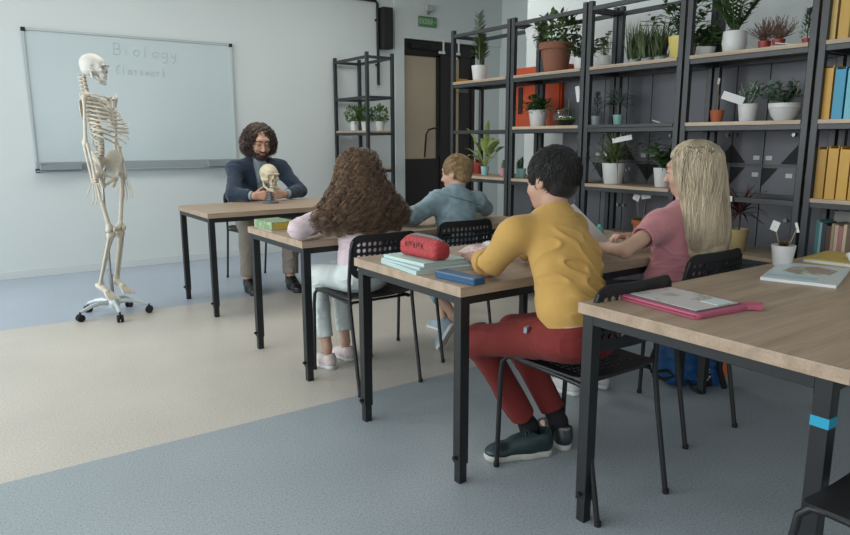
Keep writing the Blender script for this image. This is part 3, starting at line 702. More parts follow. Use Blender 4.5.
# ---- boy in the yellow shirt
def boy_yellow():
    g=.83; hs=.92
    J=dict(pelvis=(1.690,1.49,.60),neck=(1.716,1.660,.965),head=(1.768,1.718,1.095),shL=(1.570,1.685,.918),shR=(1.838,1.680,.918),
        elL=(1.560,1.80,.795),wrL=(1.665,2.035,.783),elR=(1.905,1.90,.80),wrR=(1.90,2.10,.783),
        hipL=(1.645,1.53,.580),hipR=(1.775,1.53,.580),knL=(1.600,1.91,.480),knR=(1.810,1.95,.475),anL=(1.805,1.835,.105),anR=(1.935,1.80,.105),
        toeL=(1.64,1.87,.03),toeR=(2.0,2.0,.03))
    root=thing('person','boy in a yellow shirt and dark red trousers, seen from behind at the second row','person',(1.72,1.60,0))
    sk=skinmat('skin_boy','#b08c78')
    hands=[(A(*J['wrL']),(.45,.85,-.06),(0.1,0,-1),(.9,-.45,0),.80,(.3,.35,.3)),(A(*J['wrR']),(-.4,.9,0),(0,0,-1),(-.9,-.3,0),.80,(.3,.4,.3))]
    hc,R=body('body',J,g,hs,sk,root,.0042,hands,(-.10,1,-.12),(.06,0,1))
    M=mat('mustard_cotton','#b28d4a',.85,var=.06,vscale=9,bump=.2,bscale=40,sheen=.08)
    S=SDF(); Rt=torso_sdf(S,J,g,.018,low=False); P=A(*J['pelvis']); N=A(*J['neck']); up=unit(N-P)
    S.ell(P+up*.07,A(.145,.112,.12)*g+.016,Rt,.05)
    for s in 'LR': cloth_arm(S,J,s,.058,.043,.038,.30,.035)
    a,b,c=[A(*J[q]) for q in ('shL','elL','wrL')]
    S.cone(N-up*.03,N+up*.030-A(0,.004,0),.078,.062,.03,flat=True); S.cone(N+up*.0,N+up*.08,.048,.052,.004,op='s')
    S.plane(A(-.35,.55,-1),P-up*.060); S.disp(folds(.0065,30,3,(.5,.2,1))); finish('shirt',S,M,root,.0045)
    for e,w in (('elL','wrL'),('elR','wrR')):
        b,c=A(*J[e]),A(*J[w]); S=SDF(); S.cone(b+(c-b)*.20,b+(c-b)*.42,.047,.046,.004,flat=True,flat0=True); S.cone(b,c,.032,.025,.004,op='s'); S.disp(folds(.003,60,8)); finish('rolled_cuff',S,M,root,.0045)
    S=SDF(); n2=N+up*.010-A(0,.004,0); S.cone(n2-up*.03,n2+up*.032,.088,.064,.02,flat=True,flat0=True); S.cone(n2-up*.03,n2+up*.05,.058,.052,.002,op='s'); finish('collar',S,M,root,.004)
    Mp=mat('dark_red_corduroy','#681a15',.85,var=.1,vscale=10,bump=.2,bscale=40,sheen=.03)
    S=SDF(); S.ell(P-A(0,0,.01),A(.140,.115,.095)*g+.012,Rt,.05); S.ell(P+A(.0,.02,-.035),A(.145,.13,.060)*g+.012,None,.04)
    for s in 'LR': S.cone(A(*J['hip'+s]),A(*J['kn'+s]),.076,.060,.03); a,b=A(*J['kn'+s]),A(*J['an'+s]); S.cone(a,a+(b-a)*.86,.060,.050,.02,flat=True)
    S.disp(folds(.006,30,5,(.7,.5,.2))); finish('trousers',S,Mp,root,.0045)
    Ms=mat('black_sock','#0e0f11',.9,bump=.2)
    for s in 'LR':
        S=SDF(); a,b=A(*J['kn'+s]),A(*J['an'+s]); S.cone(a+(b-a)*.78,b,.037,.036,.02,flat0=True); S.cone(b,b+A(0,0,-.05),.036,.032,.02); finish('sock',S,Ms,root,.004)
    up_=mat('dark_green_leather','#1d2f33',.4,var=.1); so=mat('sole_offwhite','#aeb0a8',.6); hl=mat('grey_suede','#767269',.8); lc=mat('lace_dark','#20262c',.8)
    shoe(root,(1.865,1.765),(1.612,1.882),.001,up_,so,lace=lc,heelm=hl); shoe(root,(1.925,1.74),(2.02,1.975),.001,up_,so,lace=lc,heelm=hl)
    short_hair(hc,R,hs,hairmat('hair_black','#151312',.35,rough=.65),root,.030,3200,.55,.0018,low=-.088,wild=.6,inf=.012,seed=4,crown=(-.1,-.5,.9))
    MB().box((0,0,0),(.03,.012,.02),(0,0,.4)).build('belt_charm',mat('silver_charm','#8a8f9a',.4,.3),root).location=(1.565-1.72,1.615-1.60,.60)
boy_yellow()
# ---- blond boy in denim shirt
def boy_denim():
    g=.80; hs=.90
    J=dict(pelvis=(2.42,3.13,.59),neck=(2.530,3.260,.915),head=(2.572,3.305,1.035),shL=(2.385,3.25,.868),shR=(2.685,3.245,.862),
        elL=(2.205,3.235,.800),wrL=(2.075,3.39,.785),elR=(2.82,3.33,.80),wrR=(2.70,3.50,.785),
        hipL=(2.355,3.16,.545),hipR=(2.495,3.16,.545),knL=(2.38,3.50,.50),knR=(2.56,3.52,.49),anL=(2.345,3.04,.225),anR=(2.56,3.42,.10),
        toeL=(2.31,3.13,.06),toeR=(2.56,3.60,.03))
    root=thing('person','blond boy in a light blue denim shirt at the first pupil row','person',(2.46,3.22,0))
    sk=skinmat('skin_fair','#c19c87')
    hands=[(A(*J['wrL']),(-.3,.9,-.05),(0,0,-1),(.9,.2,0),.78),(A(*J['wrR']),(-.4,.9,0),(0,0,-1),(-.9,-.3,0),.78)]
    hc,R=body('body',J,g,hs,sk,root,.005,hands,(-.42,.9,-.12),(.05,0,1))
    M=mat('light_denim','#869da6',.85,var=.18,vscale=26,bump=.3,bscale=45,sheen=.05)
    S=SDF(); Rt=torso_sdf(S,J,g,.02,low=False); P=A(*J['pelvis']); N=A(*J['neck']); up=unit(N-P)
    S.ell(P+up*.06,A(.145,.112,.12)*g+.018,Rt,.05)
    for s in 'LR': cloth_arm(S,J,s,.060,.052,.042,.8,.035)
    S.plane(-up,P-up*.03); S.disp(folds(.006,34,13,(.4,.1,1))); finish('denim_shirt',S,M,root,.005)
    n2=N+up*.012; S=SDF(); S.cone(n2-up*.022,n2+up*.03,.072,.058,.02,flat=True,flat0=True); S.cone(n2-up*.03,n2+up*.05,.056,.050,.002,op='s'); finish('collar',S,M,root,.0045)
    sm=MB(); 
    b0=P+(N-P)*.78; rr=Rt[0]; fb=-Rt[1]
    pts=[b0+rr*x+fb*(.108*g+.022-.55*x*x) for x in np.linspace(-.115,.115,9)]
    sm.tube(pts,.0025,5).build('back_seam',mat('denim_seam','#5c7a86',.9),root,smooth=True,world=True)
    Mp=mat('pale_jeans','#8fb0bd',.85,var=.08,vscale=12,bump=.1)
    S=SDF(); S.ell(P,A(.145,.118,.10)*g+.012,Rt,.05)
    for s in 'LR': S.cone(A(*J['hip'+s]),A(*J['kn'+s]),.078,.060,.03); a,b=A(*J['kn'+s]),A(*J['an'+s]); S.cone(a,a+(b-a)*.72,.060,.050,.02,flat=True)
    S.disp(folds(.004,30,6)); finish('jeans',S,Mp,root,.005)
    S=SDF()
    for s in 'LR': a,b=A(*J['kn'+s]),A(*J['an'+s]); S.cone(a+(b-a)*.60,a+(b-a)*.73,.055,.055,.004,flat=True,flat0=True); S.cone(a,b,.046,.036,.002,op='s')
    finish('jeans_cuff',S,Mp,root,.0045)
    up_=mat('pale_blue_knit','#8fa3ac',.8,bump=.3,bscale=150,var=.1,vscale=60); so=mat('sole_white','#c4c8c8',.6)
    shoe(root,(2.36,2.905),(2.295,3.10),.001,up_,so,.9,pitch=1.05,lace=M_BLACK); shoe(root,(2.56,3.36),(2.56,3.58),.001,up_,so,.9)
    short_hair(hc,R,hs,hairmat('hair_blond','#8f7551',.28),root,.040,2600,.12,.0016,low=-.070,wild=.08,inf=.010,seed=9,crown=(.05,-.6,.8))
boy_denim()
def envelope_hair(sec,n,m,root,wave,rr,seed,th0,th1,core_m,pts=46,curl=0,cf=60,jit=.16,name='hair',tipz=None,lockn=0,base_noise=.006,nf=55):
    """sec: rows (z,cx,cy,rx,ry) top to bottom; theta 0 = +X, pi/2 = +Y; hair leaves theta in (th0,th1) open (face side)"""
    rs=np.random.RandomState(seed); sec=np.array(sec,float); tk=np.linspace(0,1,len(sec))
    from_t=lambda t:[np.interp(t,tk,sec[:,i]) for i in range(5)]
    # core
    S=SDF(); k=len(sec)
    tt=np.linspace(0,1,k*3)
    for t in tt:
        z,cx,cy,rx,ry=from_t(t)
        if .10<t<.90: S.ell((cx,cy,z-.040),(max(rx*.88,.01),max(ry*.86,.01),min(.034,.6*rx)),None,.02)
    def dn(P): 
        return -base_noise*(np.sin(P[:,0]*nf+np.sin(P[:,2]*nf*.45)*1.7)*np.sin(P[:,1]*nf+1)+.6*np.sin(P[:,2]*nf*.7+P[:,0]*30))
    S.disp(dn)
    return S,from_t,rs
def strands_on(from_t,rs,n,pts,th0,th1,rr,wave,wfreq,curl,cfreq,jit,out=1.0,t1=1.0,t1j=.1,t0j=.35):
    th=[]
    while len(th)<n:
        a=rs.rand()*2*PI
        if not(th0<a<th1): th.append(a)
    th=np.array(th)[:,None]; T0=(rs.rand(n)**1.6*t0j)[:,None]; T1=(t1-t1j*rs.rand(n))[:,None]
    t=T0+(T1-T0)*np.linspace(0,1,pts)[None,:]
    z,cx,cy,rx,ry=from_t(t); off=(out-jit*rs.rand(n)**2)[:,None]
    ph=rs.rand(n)[:,None]*2*PI; ph2=rs.rand(n)[:,None]*2*PI; lw=(.6+.8*rs.rand(n))[:,None]
    arc=(t-T0)*1.0
    a2=th+wave*lw*np.sin(arc*wfreq+ph)*np.clip(arc*4,0,1)
    X=cx+rx*off*np.cos(a2); Y=cy+ry*off*np.sin(a2); Z=z+0*a2
    P=np.stack([X,Y,Z],-1)
    if curl:
        cw=curl*lw*np.clip(arc*3.5,.15,1); q=arc*cfreq*(.75+.5*rs.rand(n))[:,None]+ph2
        nx,ny=np.cos(a2),np.sin(a2); tx,ty=-ny,nx
        P[...,0]+=cw*(np.cos(q)*tx+ .8*np.sin(q)*nx); P[...,1]+=cw*(np.cos(q)*ty+.8*np.sin(q)*ny); P[...,2]+=.35*cw*np.sin(q+1)
    r=rr*np.interp(np.linspace(0,1,pts),[0,.1,.8,1],[.7,1,.9,.25])[None,:]*lw
    return P,r
def locks(from_t,rs,nl,per,pts,th0,th1,rr,wave,wfreq,curl,cfreq,jit,out):
    PS=[];RS=[]
    for l in range(nl):
        while True:
            th=rs.rand()*2*PI
            if not(th0<th<th1): break
        T0=rs.rand()**1.5*.45; T1=1-.2*rs.rand(); ph,ph2=rs.rand(2)*6.28; lw=.6+.8*rs.rand(); off=out-jit*rs.rand()**1.5; cf=cfreq*(.75+.5*rs.rand()); sgn=rs.choice([-1,1])
        for k in range(per):
            t=T0+.02*rs.rand()+(T1-T0+.03*rs.randn())*np.linspace(0,1,pts); t=np.clip(t,0,1.03); z,cx,cy,rx,ry=from_t(t); arc=t-T0
            a2=th+.03*rs.randn()*(1+arc)+wave*lw*np.sin(arc*wfreq+ph)*np.clip(arc*4,0,1)
            nx,ny=np.cos(a2),np.sin(a2); o2=off+.02*rs.randn(); cw=curl*lw*np.clip(arc*2.6,.08,1); q=sgn*arc*cf+ph2+.25*rs.randn(); cw=cw+.003*rs.randn()
            X=cx+rx*o2*nx+cw*(-np.cos(q)*ny+.8*np.sin(q)*nx); Y=cy+ry*o2*ny+cw*(np.cos(q)*nx+.8*np.sin(q)*ny); Z=z+.5*cw*np.sin(q+1)+.003*rs.randn()
            PS.append(np.stack([X,Y,Z],-1)); RS.append(rr*np.interp(np.linspace(0,1,pts),[0,.1,.85,1],[.7,1,.9,.3])*(.8+.4*rs.rand()))
    return np.array(PS),np.array(RS)
# ---- curly haired girl
def girl_curly():
    g=.80; hs=.90
    J=dict(pelvis=(1.70,2.95,.57),neck=(1.745,3.075,.94),head=(1.757,3.125,1.06),shL=(1.60,3.06,.88),shR=(1.895,3.06,.875),
        elL=(1.405,3.085,.800),wrL=(1.58,3.20,.785),elR=(2.02,3.15,.80),wrR=(1.93,3.32,.785),
        hipL=(1.635,2.99,.545),hipR=(1.775,2.99,.545),knL=(1.625,3.36,.50),knR=(1.78,3.39,.50),anL=(1.610,3.215,.115),anR=(1.755,3.275,.115),
        toeL=(1.59,3.36,.03),toeR=(1.76,3.42,.03))
    root=thing('person','girl with long curly brown hair and a pale pink top, seen from behind','person',(1.72,3.03,0))
    sk=skinmat('skin_girl','#b7927e')
    hands=[(A(*J['wrL']),(.85,.45,.0),(0,0,-1),(-.4,.9,0),.78),(A(*J['wrR']),(-.5,.8,0),(0,0,-1),(-.9,-.3,0),.78)]
    hc,R=body('body',J,g,hs,sk,root,.005,hands,(-.1,1,-.15))
    M=mat('pale_pink_cotton','#c9b9be',.85,var=.04,vscale=9,bump=.12,bscale=300,sheen=.2)
    S=SDF(); Rt=torso_sdf(S,J,g,.016,low=False); P=A(*J['pelvis']); N=A(*J['neck']); up=unit(N-P)
    S.ell(P+up*.06,A(.145,.112,.12)*g+.015,Rt,.05)
    for s in 'LR': cloth_arm(S,J,s,.056,.050,.038,.72,.035)
    S.plane(-up,P-up*.0); S.disp(folds(.005,34,23)); finish('long_sleeved_top',S,M,root,.005)
    Mp=mat('pale_mint_jeans','#c5cfce',.85,var=.04,vscale=12,bump=.1)
    S=SDF(); S.ell(P,A(.150,.125,.105)*g+.012,Rt,.05); S.ell(P+A(0,.03,-.02),A(.165,.14,.085)*g+.01,None,.04)
    for s in 'LR': S.cone(A(*J['hip'+s]),A(*J['kn'+s]),.078,.058,.03); a,b=A(*J['kn'+s]),A(*J['an'+s]); S.cone(a,a+(b-a)*.86,.056,.042,.02,flat=True)
    S.disp(folds(.0035,34,16)); finish('trousers',S,Mp,root,.005)
    up_=mat('white_pink_leather','#c9bdbc',.5,var=.05); so=mat('sole_white','#c4c8c8')
    shoe(root,(1.625,3.165),(1.570,3.375),.001,up_,so,lace=so); shoe(root,(1.765,3.225),(1.75,3.44),.001,up_,so,lace=so)
    hm=hairmat('hair_curly_brown','#6a523c',.45,30)
    sec=[(1.195,1.757,3.10,.021,.025),(1.184,1.757,3.10,.05,.06),(1.162,1.756,3.10,.077,.09),(1.1325,1.755,3.095,.094,.11),(1.10,1.754,3.09,.102,.118),(1.03,1.75,3.07,.122,.135),(.97,1.745,3.05,.160,.145),(.91,1.738,3.035,.215,.15),(.86,1.732,3.025,.255,.15),(.82,1.728,3.015,.255,.14),(.79,1.725,3.005,.21,.12)]
    S,ft,rs=envelope_hair(sec,0,hm,root,0,0,3,0,0,hm,base_noise=.009,nf=70)
    S.ell(hc+A(0,.12,-.03),A(.085,.075,.12),None,.02,'s'); S.ell((1.745,3.19,.86),(.24,.12,.20),None,.03,'s')
    base=S.mesh(.006)
    P1,r1=locks(ft,rs,230,8,80,PI*.22,PI*.78,.0021,.05,8,.0105,66,.17,1.02)
    P2,r2=locks(ft,rs,80,4,80,PI*.12,PI*.88,.0016,.10,9,.016,60,.05,1.09)
    P3,r3=strands_on(ft,rs,420,16,9,9.1,.0030,.05,9,.004,16,.05,1.02,.33,.06,.10)
    V,F=merge(base,strand_vf(P1,r1),strand_vf(P2,r2),strand_vf(P3,r3)); raw('hair',V,F,hm,root,world=True)
girl_curly()
# ---- blonde girl
def girl_blonde():
    g=.80; hs=.90
    J=dict(pelvis=(2.50,1.70,.57),neck=(2.545,1.705,.955),head=(2.552,1.690,1.110),shL=(2.395,1.705,.885),shR=(2.690,1.70,.885),
        elL=(2.155,1.690,.805),wrL=(2.235,1.895,.790),elR=(2.69,1.93,.805),wrR=(2.52,1.955,.800),
        hipL=(2.435,1.74,.545),hipR=(2.575,1.74,.545),knL=(2.42,2.11,.50),knR=(2.60,2.11,.50),anL=(2.42,2.17,.115),anR=(2.60,2.15,.115),
        toeL=(2.40,2.32,.03),toeR=(2.62,2.31,.03))
    root=thing('person','girl with long straight blonde hair and a pink t-shirt, holding paper','person',(2.50,1.75,0))
    sk=skinmat('skin_fair','#c19c87')
    hands=[(A(*J['wrL']),(.35,.9,.0),(.3,0,-1),(.9,-.3,.2),.80,(.5,.6,.4)),(A(*J['wrR']),(-.9,.25,.1),(-.1,-.2,-1),(-.2,-.9,.1),.80,(.8,.9,.5))]
    hc,R=body('body',J,g,hs,sk,root,.0045,hands,(-.30,.95,-.12))
    M=mat('rose_pink_cotton','#b77a80',.85,var=.05,vscale=9,bump=.12,bscale=300,sheen=.25)
    S=SDF(); Rt=torso_sdf(S,J,g,.016,low=False); P=A(*J['pelvis']); N=A(*J['neck']); up=unit(N-P)
    S.ell(P+up*.06,A(.145,.112,.12)*g+.016,Rt,.05)
    for s in 'LR': a,b=A(*J['sh'+s]),A(*J['el'+s]); S.cone(a,a+(b-a)*.52,.060,.052,.035,flat=True); S.cone(a+(b-a)*.4,b,.038,.037,.004,op='s') 
    S.plane(-up,P-up*.04); S.disp(folds(.005,34,33)); finish('t_shirt',S,M,root,.0045)
    Mp=mat('grey_blue_skirt','#5b6070',.85,var=.06,vscale=12,bump=.1)
    S=SDF(); S.ell(P,A(.150,.125,.10)*g+.012,Rt,.05)
    for s in 'LR': S.cone(A(*J['hip'+s]),A(*J['kn'+s]),.080,.062,.03); a,b=A(*J['kn'+s]),A(*J['an'+s]); S.cone(a,a+(b-a)*.88,.058,.042,.02,flat=True)
    S.disp(folds(.003,34,36)); finish('trousers',S,Mp,root,.005)
    up_=mat('white_canvas','#b9bab8',.7); so=mat('sole_white','#c4c8c8')
    shoe(root,(2.42,2.12),(2.39,2.34),.001,up_,so,lace=so); shoe(root,(2.60,2.10),(2.62,2.33),.001,up_,so,lace=so)
    hm=mat('hair_pale_blonde','#b5a78e',.5,var=.34,vscale=34,spec=.35,bump=.25,bscale=260,stretch=(1,1,.10),sheen=.1)
    MCm=MC['hair_pale_blonde']
    sec=[(1.236,2.558,1.668,.019,.023),(1.226,2.558,1.668,.045,.055),(1.2066,2.557,1.668,.069,.084),(1.180,2.557,1.667,.085,.103),(1.15,2.556,1.665,.090,.110),(1.09,2.556,1.652,.091,.112),(1.03,2.558,1.635,.094,.100),(.97,2.560,1.618,.102,.090),(.90,2.562,1.603,.114,.080),(.84,2.564,1.590,.122,.066),(.80,2.564,1.582,.115,.05),(.77,2.562,1.577,.095,.035)]
    S,ft,rs=envelope_hair(sec,0,hm,root,0,0,5,0,0,hm,base_noise=.001,nf=90)
    S.ell(hc+A(-.06,.105,-.055),A(.085,.085,.100),None,.02,'s'); S.ell((2.54,1.80,.90),(.22,.13,.18),None,.03,'s')
    base=S.mesh(.0055)
    P1,r1=strands_on(ft,rs,1700,34,PI*.38,PI*.80,.0022,.030,9,.0022,16,.07,1.0,1.0,.07,.03)
    P2,r2=strands_on(ft,rs,300,34,PI*.32,PI*.84,.0015,.07,12,.005,18,.04,1.03,1.02,.12,.05)
    P3,r3=strands_on(ft,rs,520,16,9,9.1,.0028,.02,9,.001,16,.04,1.01,.34,.05,.10)
    V,F=merge(base,strand_vf(P1,r1),strand_vf(P2,r2),strand_vf(P3,r3)); raw('hair',V,F,hm,root,world=True)
girl_blonde()
# ---- teacher
def teacher():
    g=1.06; hs=1.13
    J=dict(pelvis=(2.205,5.74,.58),neck=(2.200,5.60,1.06),head=(2.200,5.54,1.225),shL=(2.400,5.60,.985),shR=(2.000,5.60,.990),
        elL=(2.515,5.45,.800),wrL=(2.295,5.29,.790),elR=(1.905,5.43,.800),wrR=(2.030,5.285,.790),
        hipL=(2.295,5.70,.56),hipR=(2.105,5.70,.56),knL=(2.33,5.30,.54),knR=(1.985,5.34,.54),anL=(2.30,5.24,.115),anR=(1.965,5.34,.115),
        toeL=(2.28,5.06,.03),toeR=(1.94,5.15,.03))
    root=thing('person','bearded curly-haired man in a navy blazer seated behind the front desk','person',(2.2,5.6,0))
    sk=skinmat('skin_man','#b38d79')
    hands=[(A(*J['wrR']),(.80,-.40,.05),(.5,.5,-.7),(.25,.2,1),.98,(.35,.5,.4)),(A(*J['wrL']),(-.85,-.35,.05),(-.5,.4,-.7),(-.25,.2,1),.98,(.5,.7,.5))]
    hf=(-.10,-1,-.30)
    hc,R=body('body',J,g,hs,sk,root,.005,hands,hf,(0,0,1),True)
    M=mat('navy_wool','#1a2c40',.85,var=.08,vscale=14,bump=.15,bscale=300,sheen=.2)
    P=A(*J['pelvis']); N=A(*J['neck']); up=unit(N-P)
    Ms=mat('pale_blue_shirt','#94a6ae',.8,var=.05,vscale=20,bump=.1)
    S=SDF(); Rt=torso_sdf(S,J,g,.008); S.cone(N-up*.03,N+up*.05+A(0,-.012,0),.068,.060,.02,flat=True); S.cone(N+up*.0,N+up*.1+A(0,-.02,0),.050,.053,.004,op='s')
    for w,e in (('wrL','elL'),('wrR','elR')): a,b=A(*J[e]),A(*J[w]); S.cone(a+(b-a)*.6,a+(b-a)*.93,.040,.036,.004,flat=True)
    S.disp(folds(.002,40,41)); finish('shirt',S,Ms,root,.005)
    S=SDF(); torso_sdf(S,J,g,.026,low=False); S.ell(P+up*.06,A(.155,.120,.14)*g+.022,Rt,.05); S.cone(J['shL'],J['shR'],.055,.055,.03)
    for s in 'LR': cloth_arm(S,J,s,.066,.056,.046,.80,.035)
    fw=-Rt[1] if (-Rt[1])@A(0,-1,0)>0 else Rt[1]
    c0=P+up*.18+fw*.16; 
    S.cone(N+fw*.085+up*.05,P+up*.20+fw*.135,.085,.018,.006,op='s'); S.cone(N-up*.02,N+up*.12,.066,.075,.01,op='s')
    S.disp(folds(.005,28,43)); finish('blazer',S,M,root,.005)
    lp=MB(); Rx=Rt[0]
    for s in (-1,1):
        t0=N+fw*.045+Rx*s*.070+up*.02; t1=P+up*.50*.9+fw*.150*g+Rx*s*.080+up*-.10; 
    S=SDF(); a=N+fw*.035; S.cone(a+Rx*.045+up*.025,a+Rx*.030+up*-.035+fw*.035,.012,.006,.01); S.cone(a-Rx*.045+up*.025,a-Rx*.030+up*-.035+fw*.035,.012,.006,.01); finish('shirt_collar',S,Ms,root,.004)
    S=SDF(); t=N+fw*.088-up*.02; S.ell(t,(.016,.012,.014),None,.004); S.cone(t,t-up*.14+fw*.02,.012,.024,.006,flat=True); finish('necktie',S,mat('grey_blue_tie','#55707c',.7),root,.004)
    Mp=mat('khaki_trousers','#7f7a70',.85,var=.05,vscale=12,bump=.1)
    S=SDF(); S.ell(P,A(.155,.125,.10)*g+.012,Rt,.05)
    for s in 'LR': S.cone(A(*J['hip'+s]),A(*J['kn'+s]),.095,.076,.03); a,b=A(*J['kn'+s]),A(*J['an'+s]); S.cone(a,a+(b-a)*.97,.074,.062,.02,flat=True)
    S.disp(folds(.006,24,46)); finish('trousers',S,Mp,root,.006)
    up_=mat('black_leather','#131416',.35); so=mat('dark_sole','#1b1b1c')
    shoe(root,(1.972,5.385),(1.94,5.10),.001,up_,so,lace=up_); shoe(root,(2.305,5.285),(2.27,5.00),.001,up_,so,lace=up_)
    hm=hairmat('hair_dark_brown','#3a2a20',.4,50)
    H=lambda x,y,z: hc+(np.array([x,y,z])*hs)@R
    rs=np.random.RandomState(12); S=SDF(); S.ell(H(0,-.03,.035),A(.122,.115,.110),R,.02); S.ell(H(.098,-.02,-.025),A(.050,.06,.07),R,.03); S.ell(H(-.098,-.02,-.025),A(.050,.06,.07),R,.03); S.ell(H(0,-.06,-.05),A(.09,.06,.06),R,.03)
    S.ell(H(0,.105,-.04),A(.073,.088,.122),R,.015,'s'); S.disp(lambda Q:-.008*np.sin(Q[:,0]*75+np.sin(Q[:,2]*50)*2)*np.sin(Q[:,1]*80+Q[:,2]*60)); base=S.mesh(.005)
    n=620; u=rs.randn(n*4,3); u/=np.linalg.norm(u,axis=1,keepdims=True); c0=A(0,-.03,.01); p=u*A(.138,.125,.130)+c0
    ok=(p[:,2]>-.10)&(((p-A(0,.115,-.030))/A(.078,.10,.132))**2).sum(1).__gt__(1)&~((p[:,1]>.03)&(p[:,2]<.085)&(np.abs(p[:,0])<.070)); p=p[ok][:n]; nn=p-c0; nn/=np.linalg.norm(nn,axis=1,keepdims=True)
    t=np.linspace(0,1,22)[None,:]; ph=rs.rand(len(p))[:,None]*6.28; dn=np.cross(nn,rs.randn(*nn.shape)); dn/=np.linalg.norm(dn,axis=1,keepdims=True); d2=np.cross(nn,dn); d2=d2+A(0,0,-.8); 
    q=t*13+ph; Q=p[:,None,:]*1.0-nn[:,None,:]*.012+d2[:,None,:]*(t*.055)[...,None]+dn[:,None,:]*(np.cos(q)*.009)[...,None]+nn[:,None,:]*(np.sin(q)*.009+t*.004)[...,None]
    Q=hc+(Q.reshape(-1,3)*hs)@R; V,F=merge(base,strand_vf(Q.reshape(len(p),22,3),np.interp(np.linspace(0,1,22),[0,.8,1],[1,1,.3])[None]*.0028)); raw('hair',V,F,hm,root,world=True)
    bm_=hairmat('beard_dark','#2b1f19',.3,80)
    S=SDF(); S.ell(H(0,.030,-.075),A(.062,.062,.058)*hs,R,.02); S.ell(H(0,.055,-.100),A(.040,.042,.032)*hs,R,.03); S.ell(H(0,.093,-.053),A(.030,.014,.009)*hs,R,.008)
    S.ell(H(0,.098,-.069),A(.020,.025,.008)*hs,R,.004,'s'); S.plane(R[2],H(0,0,-.046)); S.ell(H(0,.120,-.010),A(.060,.060,.042)*hs,R,.008,'s')
    S.disp(lambda Q:-.0022*np.sin(Q[:,0]*230)*np.sin(Q[:,2]*210+Q[:,1]*100)); finish('beard',S,bm_,root,.0035)
    for s in (-1,1): S=SDF(); S.chain([H(s*.014,.099,.023),H(s*.030,.098,.030),H(s*.048,.084,.025)],[.0045,.005,.003],.003); finish('eyebrow',S,bm_,root,.0025)
teacher()
# ------------------------------------------------------------ skulls and skeleton
M_BONE=mat('bone_plastic','#c3bdae',.5,var=.08,vscale=30,bump=.1,bscale=120)
M_CRAN=mat('pale_bone','#c2c1ba',.5,var=.03,vscale=30)
def skull_parts(c,R,s,root,stand=None,m=None,top=None):
    m=m or M_BONE
    H=lambda x,y,z: A(*c)+(np.array([x,y,z])*s)@R
    S=SDF(); e=lambda p,r,k=.012,op='u': S.ell(H(*p),A(*r)*s,R,k*s,op)
    e((0,-.018,.030),(.070,.092,.074)); e((0,.045,.022),(.058,.038,.048),.02); e((0,-.03,-.02),(.055,.065,.04),.02)
    e((0,.062,-.022),(.032,.030,.034),.015); e((0,.070,-.050),(.026,.022,.018),.01)
    for q in (-1,1):
        S.cone(H(q*.046,.062,-.018),H(q*.062,.020,-.020),.009*s,.006*s,.008*s); S.cone(H(q*.062,.020,-.020),H(q*.062,-.01,-.018),.006*s,.008*s,.006*s)
        e((q*.030,.086,.028),(.024,.009,.008),.008); e((q*.040,.070,-.012),(.015,.014,.013),.01)
        e((q*.027,.090,.006),(.0185,.028,.0165),.005,'s'); e((q*.066,.035,.005),(.012,.028,.022),.01,'s')
    e((0,.092,-.026),(.011,.022,.015),.004,'s'); S.cone(H(0,.086,.018),H(0,.094,-.004),.006*s,.004*s,.004*s)
    V,F=S.mesh(.0036); raw('cranium',V,F,m,root,world=True)
    t=MB()
    for k in range(12):
        a=(k-5.5)*.22; t.box(tuple(H(.024*math.sin(a)*1.05,.060+.028*math.cos(a),-.070)),(.0058*s,.006*s,.013*s),Matrix(R.T.tolist())@Matrix.Rotation(-a,3,'Z'))
    t.build('upper_teeth',mat('tooth','#c9c4b4',.35),root,world=True,bevel=.001)
    S=SDF()
    pts=[(-.052,-.005,-.020),(-.050,.008,-.070),(-.030,.050,-.098),(0,.074,-.104),(.030,.050,-.098),(.050,.008,-.070),(.052,-.005,-.020)]
    S.chain([H(*p) for p in pts],[.007*s,.010*s,.011*s,.013*s,.011*s,.010*s,.007*s],.006); S.chain([H(-.022,.060,-.088),H(0,.078,-.090),H(.022,.060,-.088)],[.007*s]*3,.006)
    V,F=S.mesh(.0036); raw('jaw',V,F,m,root,world=True)
root=thing('model_skull','life-size model skull on a small grey stand between the teacher\'s hands','skull',(2.105,5.13,.74))
skull_parts((2.105,5.13,.948),headframe((-.02,-1,-.05)),.98,root,m=mat('aged_bone','#bfb59a',.5,var=.12,vscale=22,bump=.1,bscale=120))
MB().lathe([(0,0),(.062,0),(.064,.008),(.050,.016),(.020,.024),(.016,.09),(.028,.125),(.03,.16),(0,.165)],(0,0,0),24).build('stand',mat('grey_blue_stand','#56616b',.5),root,smooth='auto')
SK=thing('anatomical_skeleton','white full-size human skeleton model hanging on a wheeled stand beside the whiteboard','skeleton',(.883,5.14,0))
f=unit((.66,-.75,0)); rt=A(f[1],-f[0],0)*1.0; rt=A(-.75,-.66,0); rt/=np.linalg.norm(rt); up3=A(0,0,1)
CX=A(.92,5.12,0)
def W(r,fw,z,c=CX): return c+rt*r+f*fw+A(0,0,z)
hd=A(.893,5.11,1.712); skR=headframe((.86,-.55,-.10)); skull_parts(hd,skR,.90,SK,m=M_CRAN)
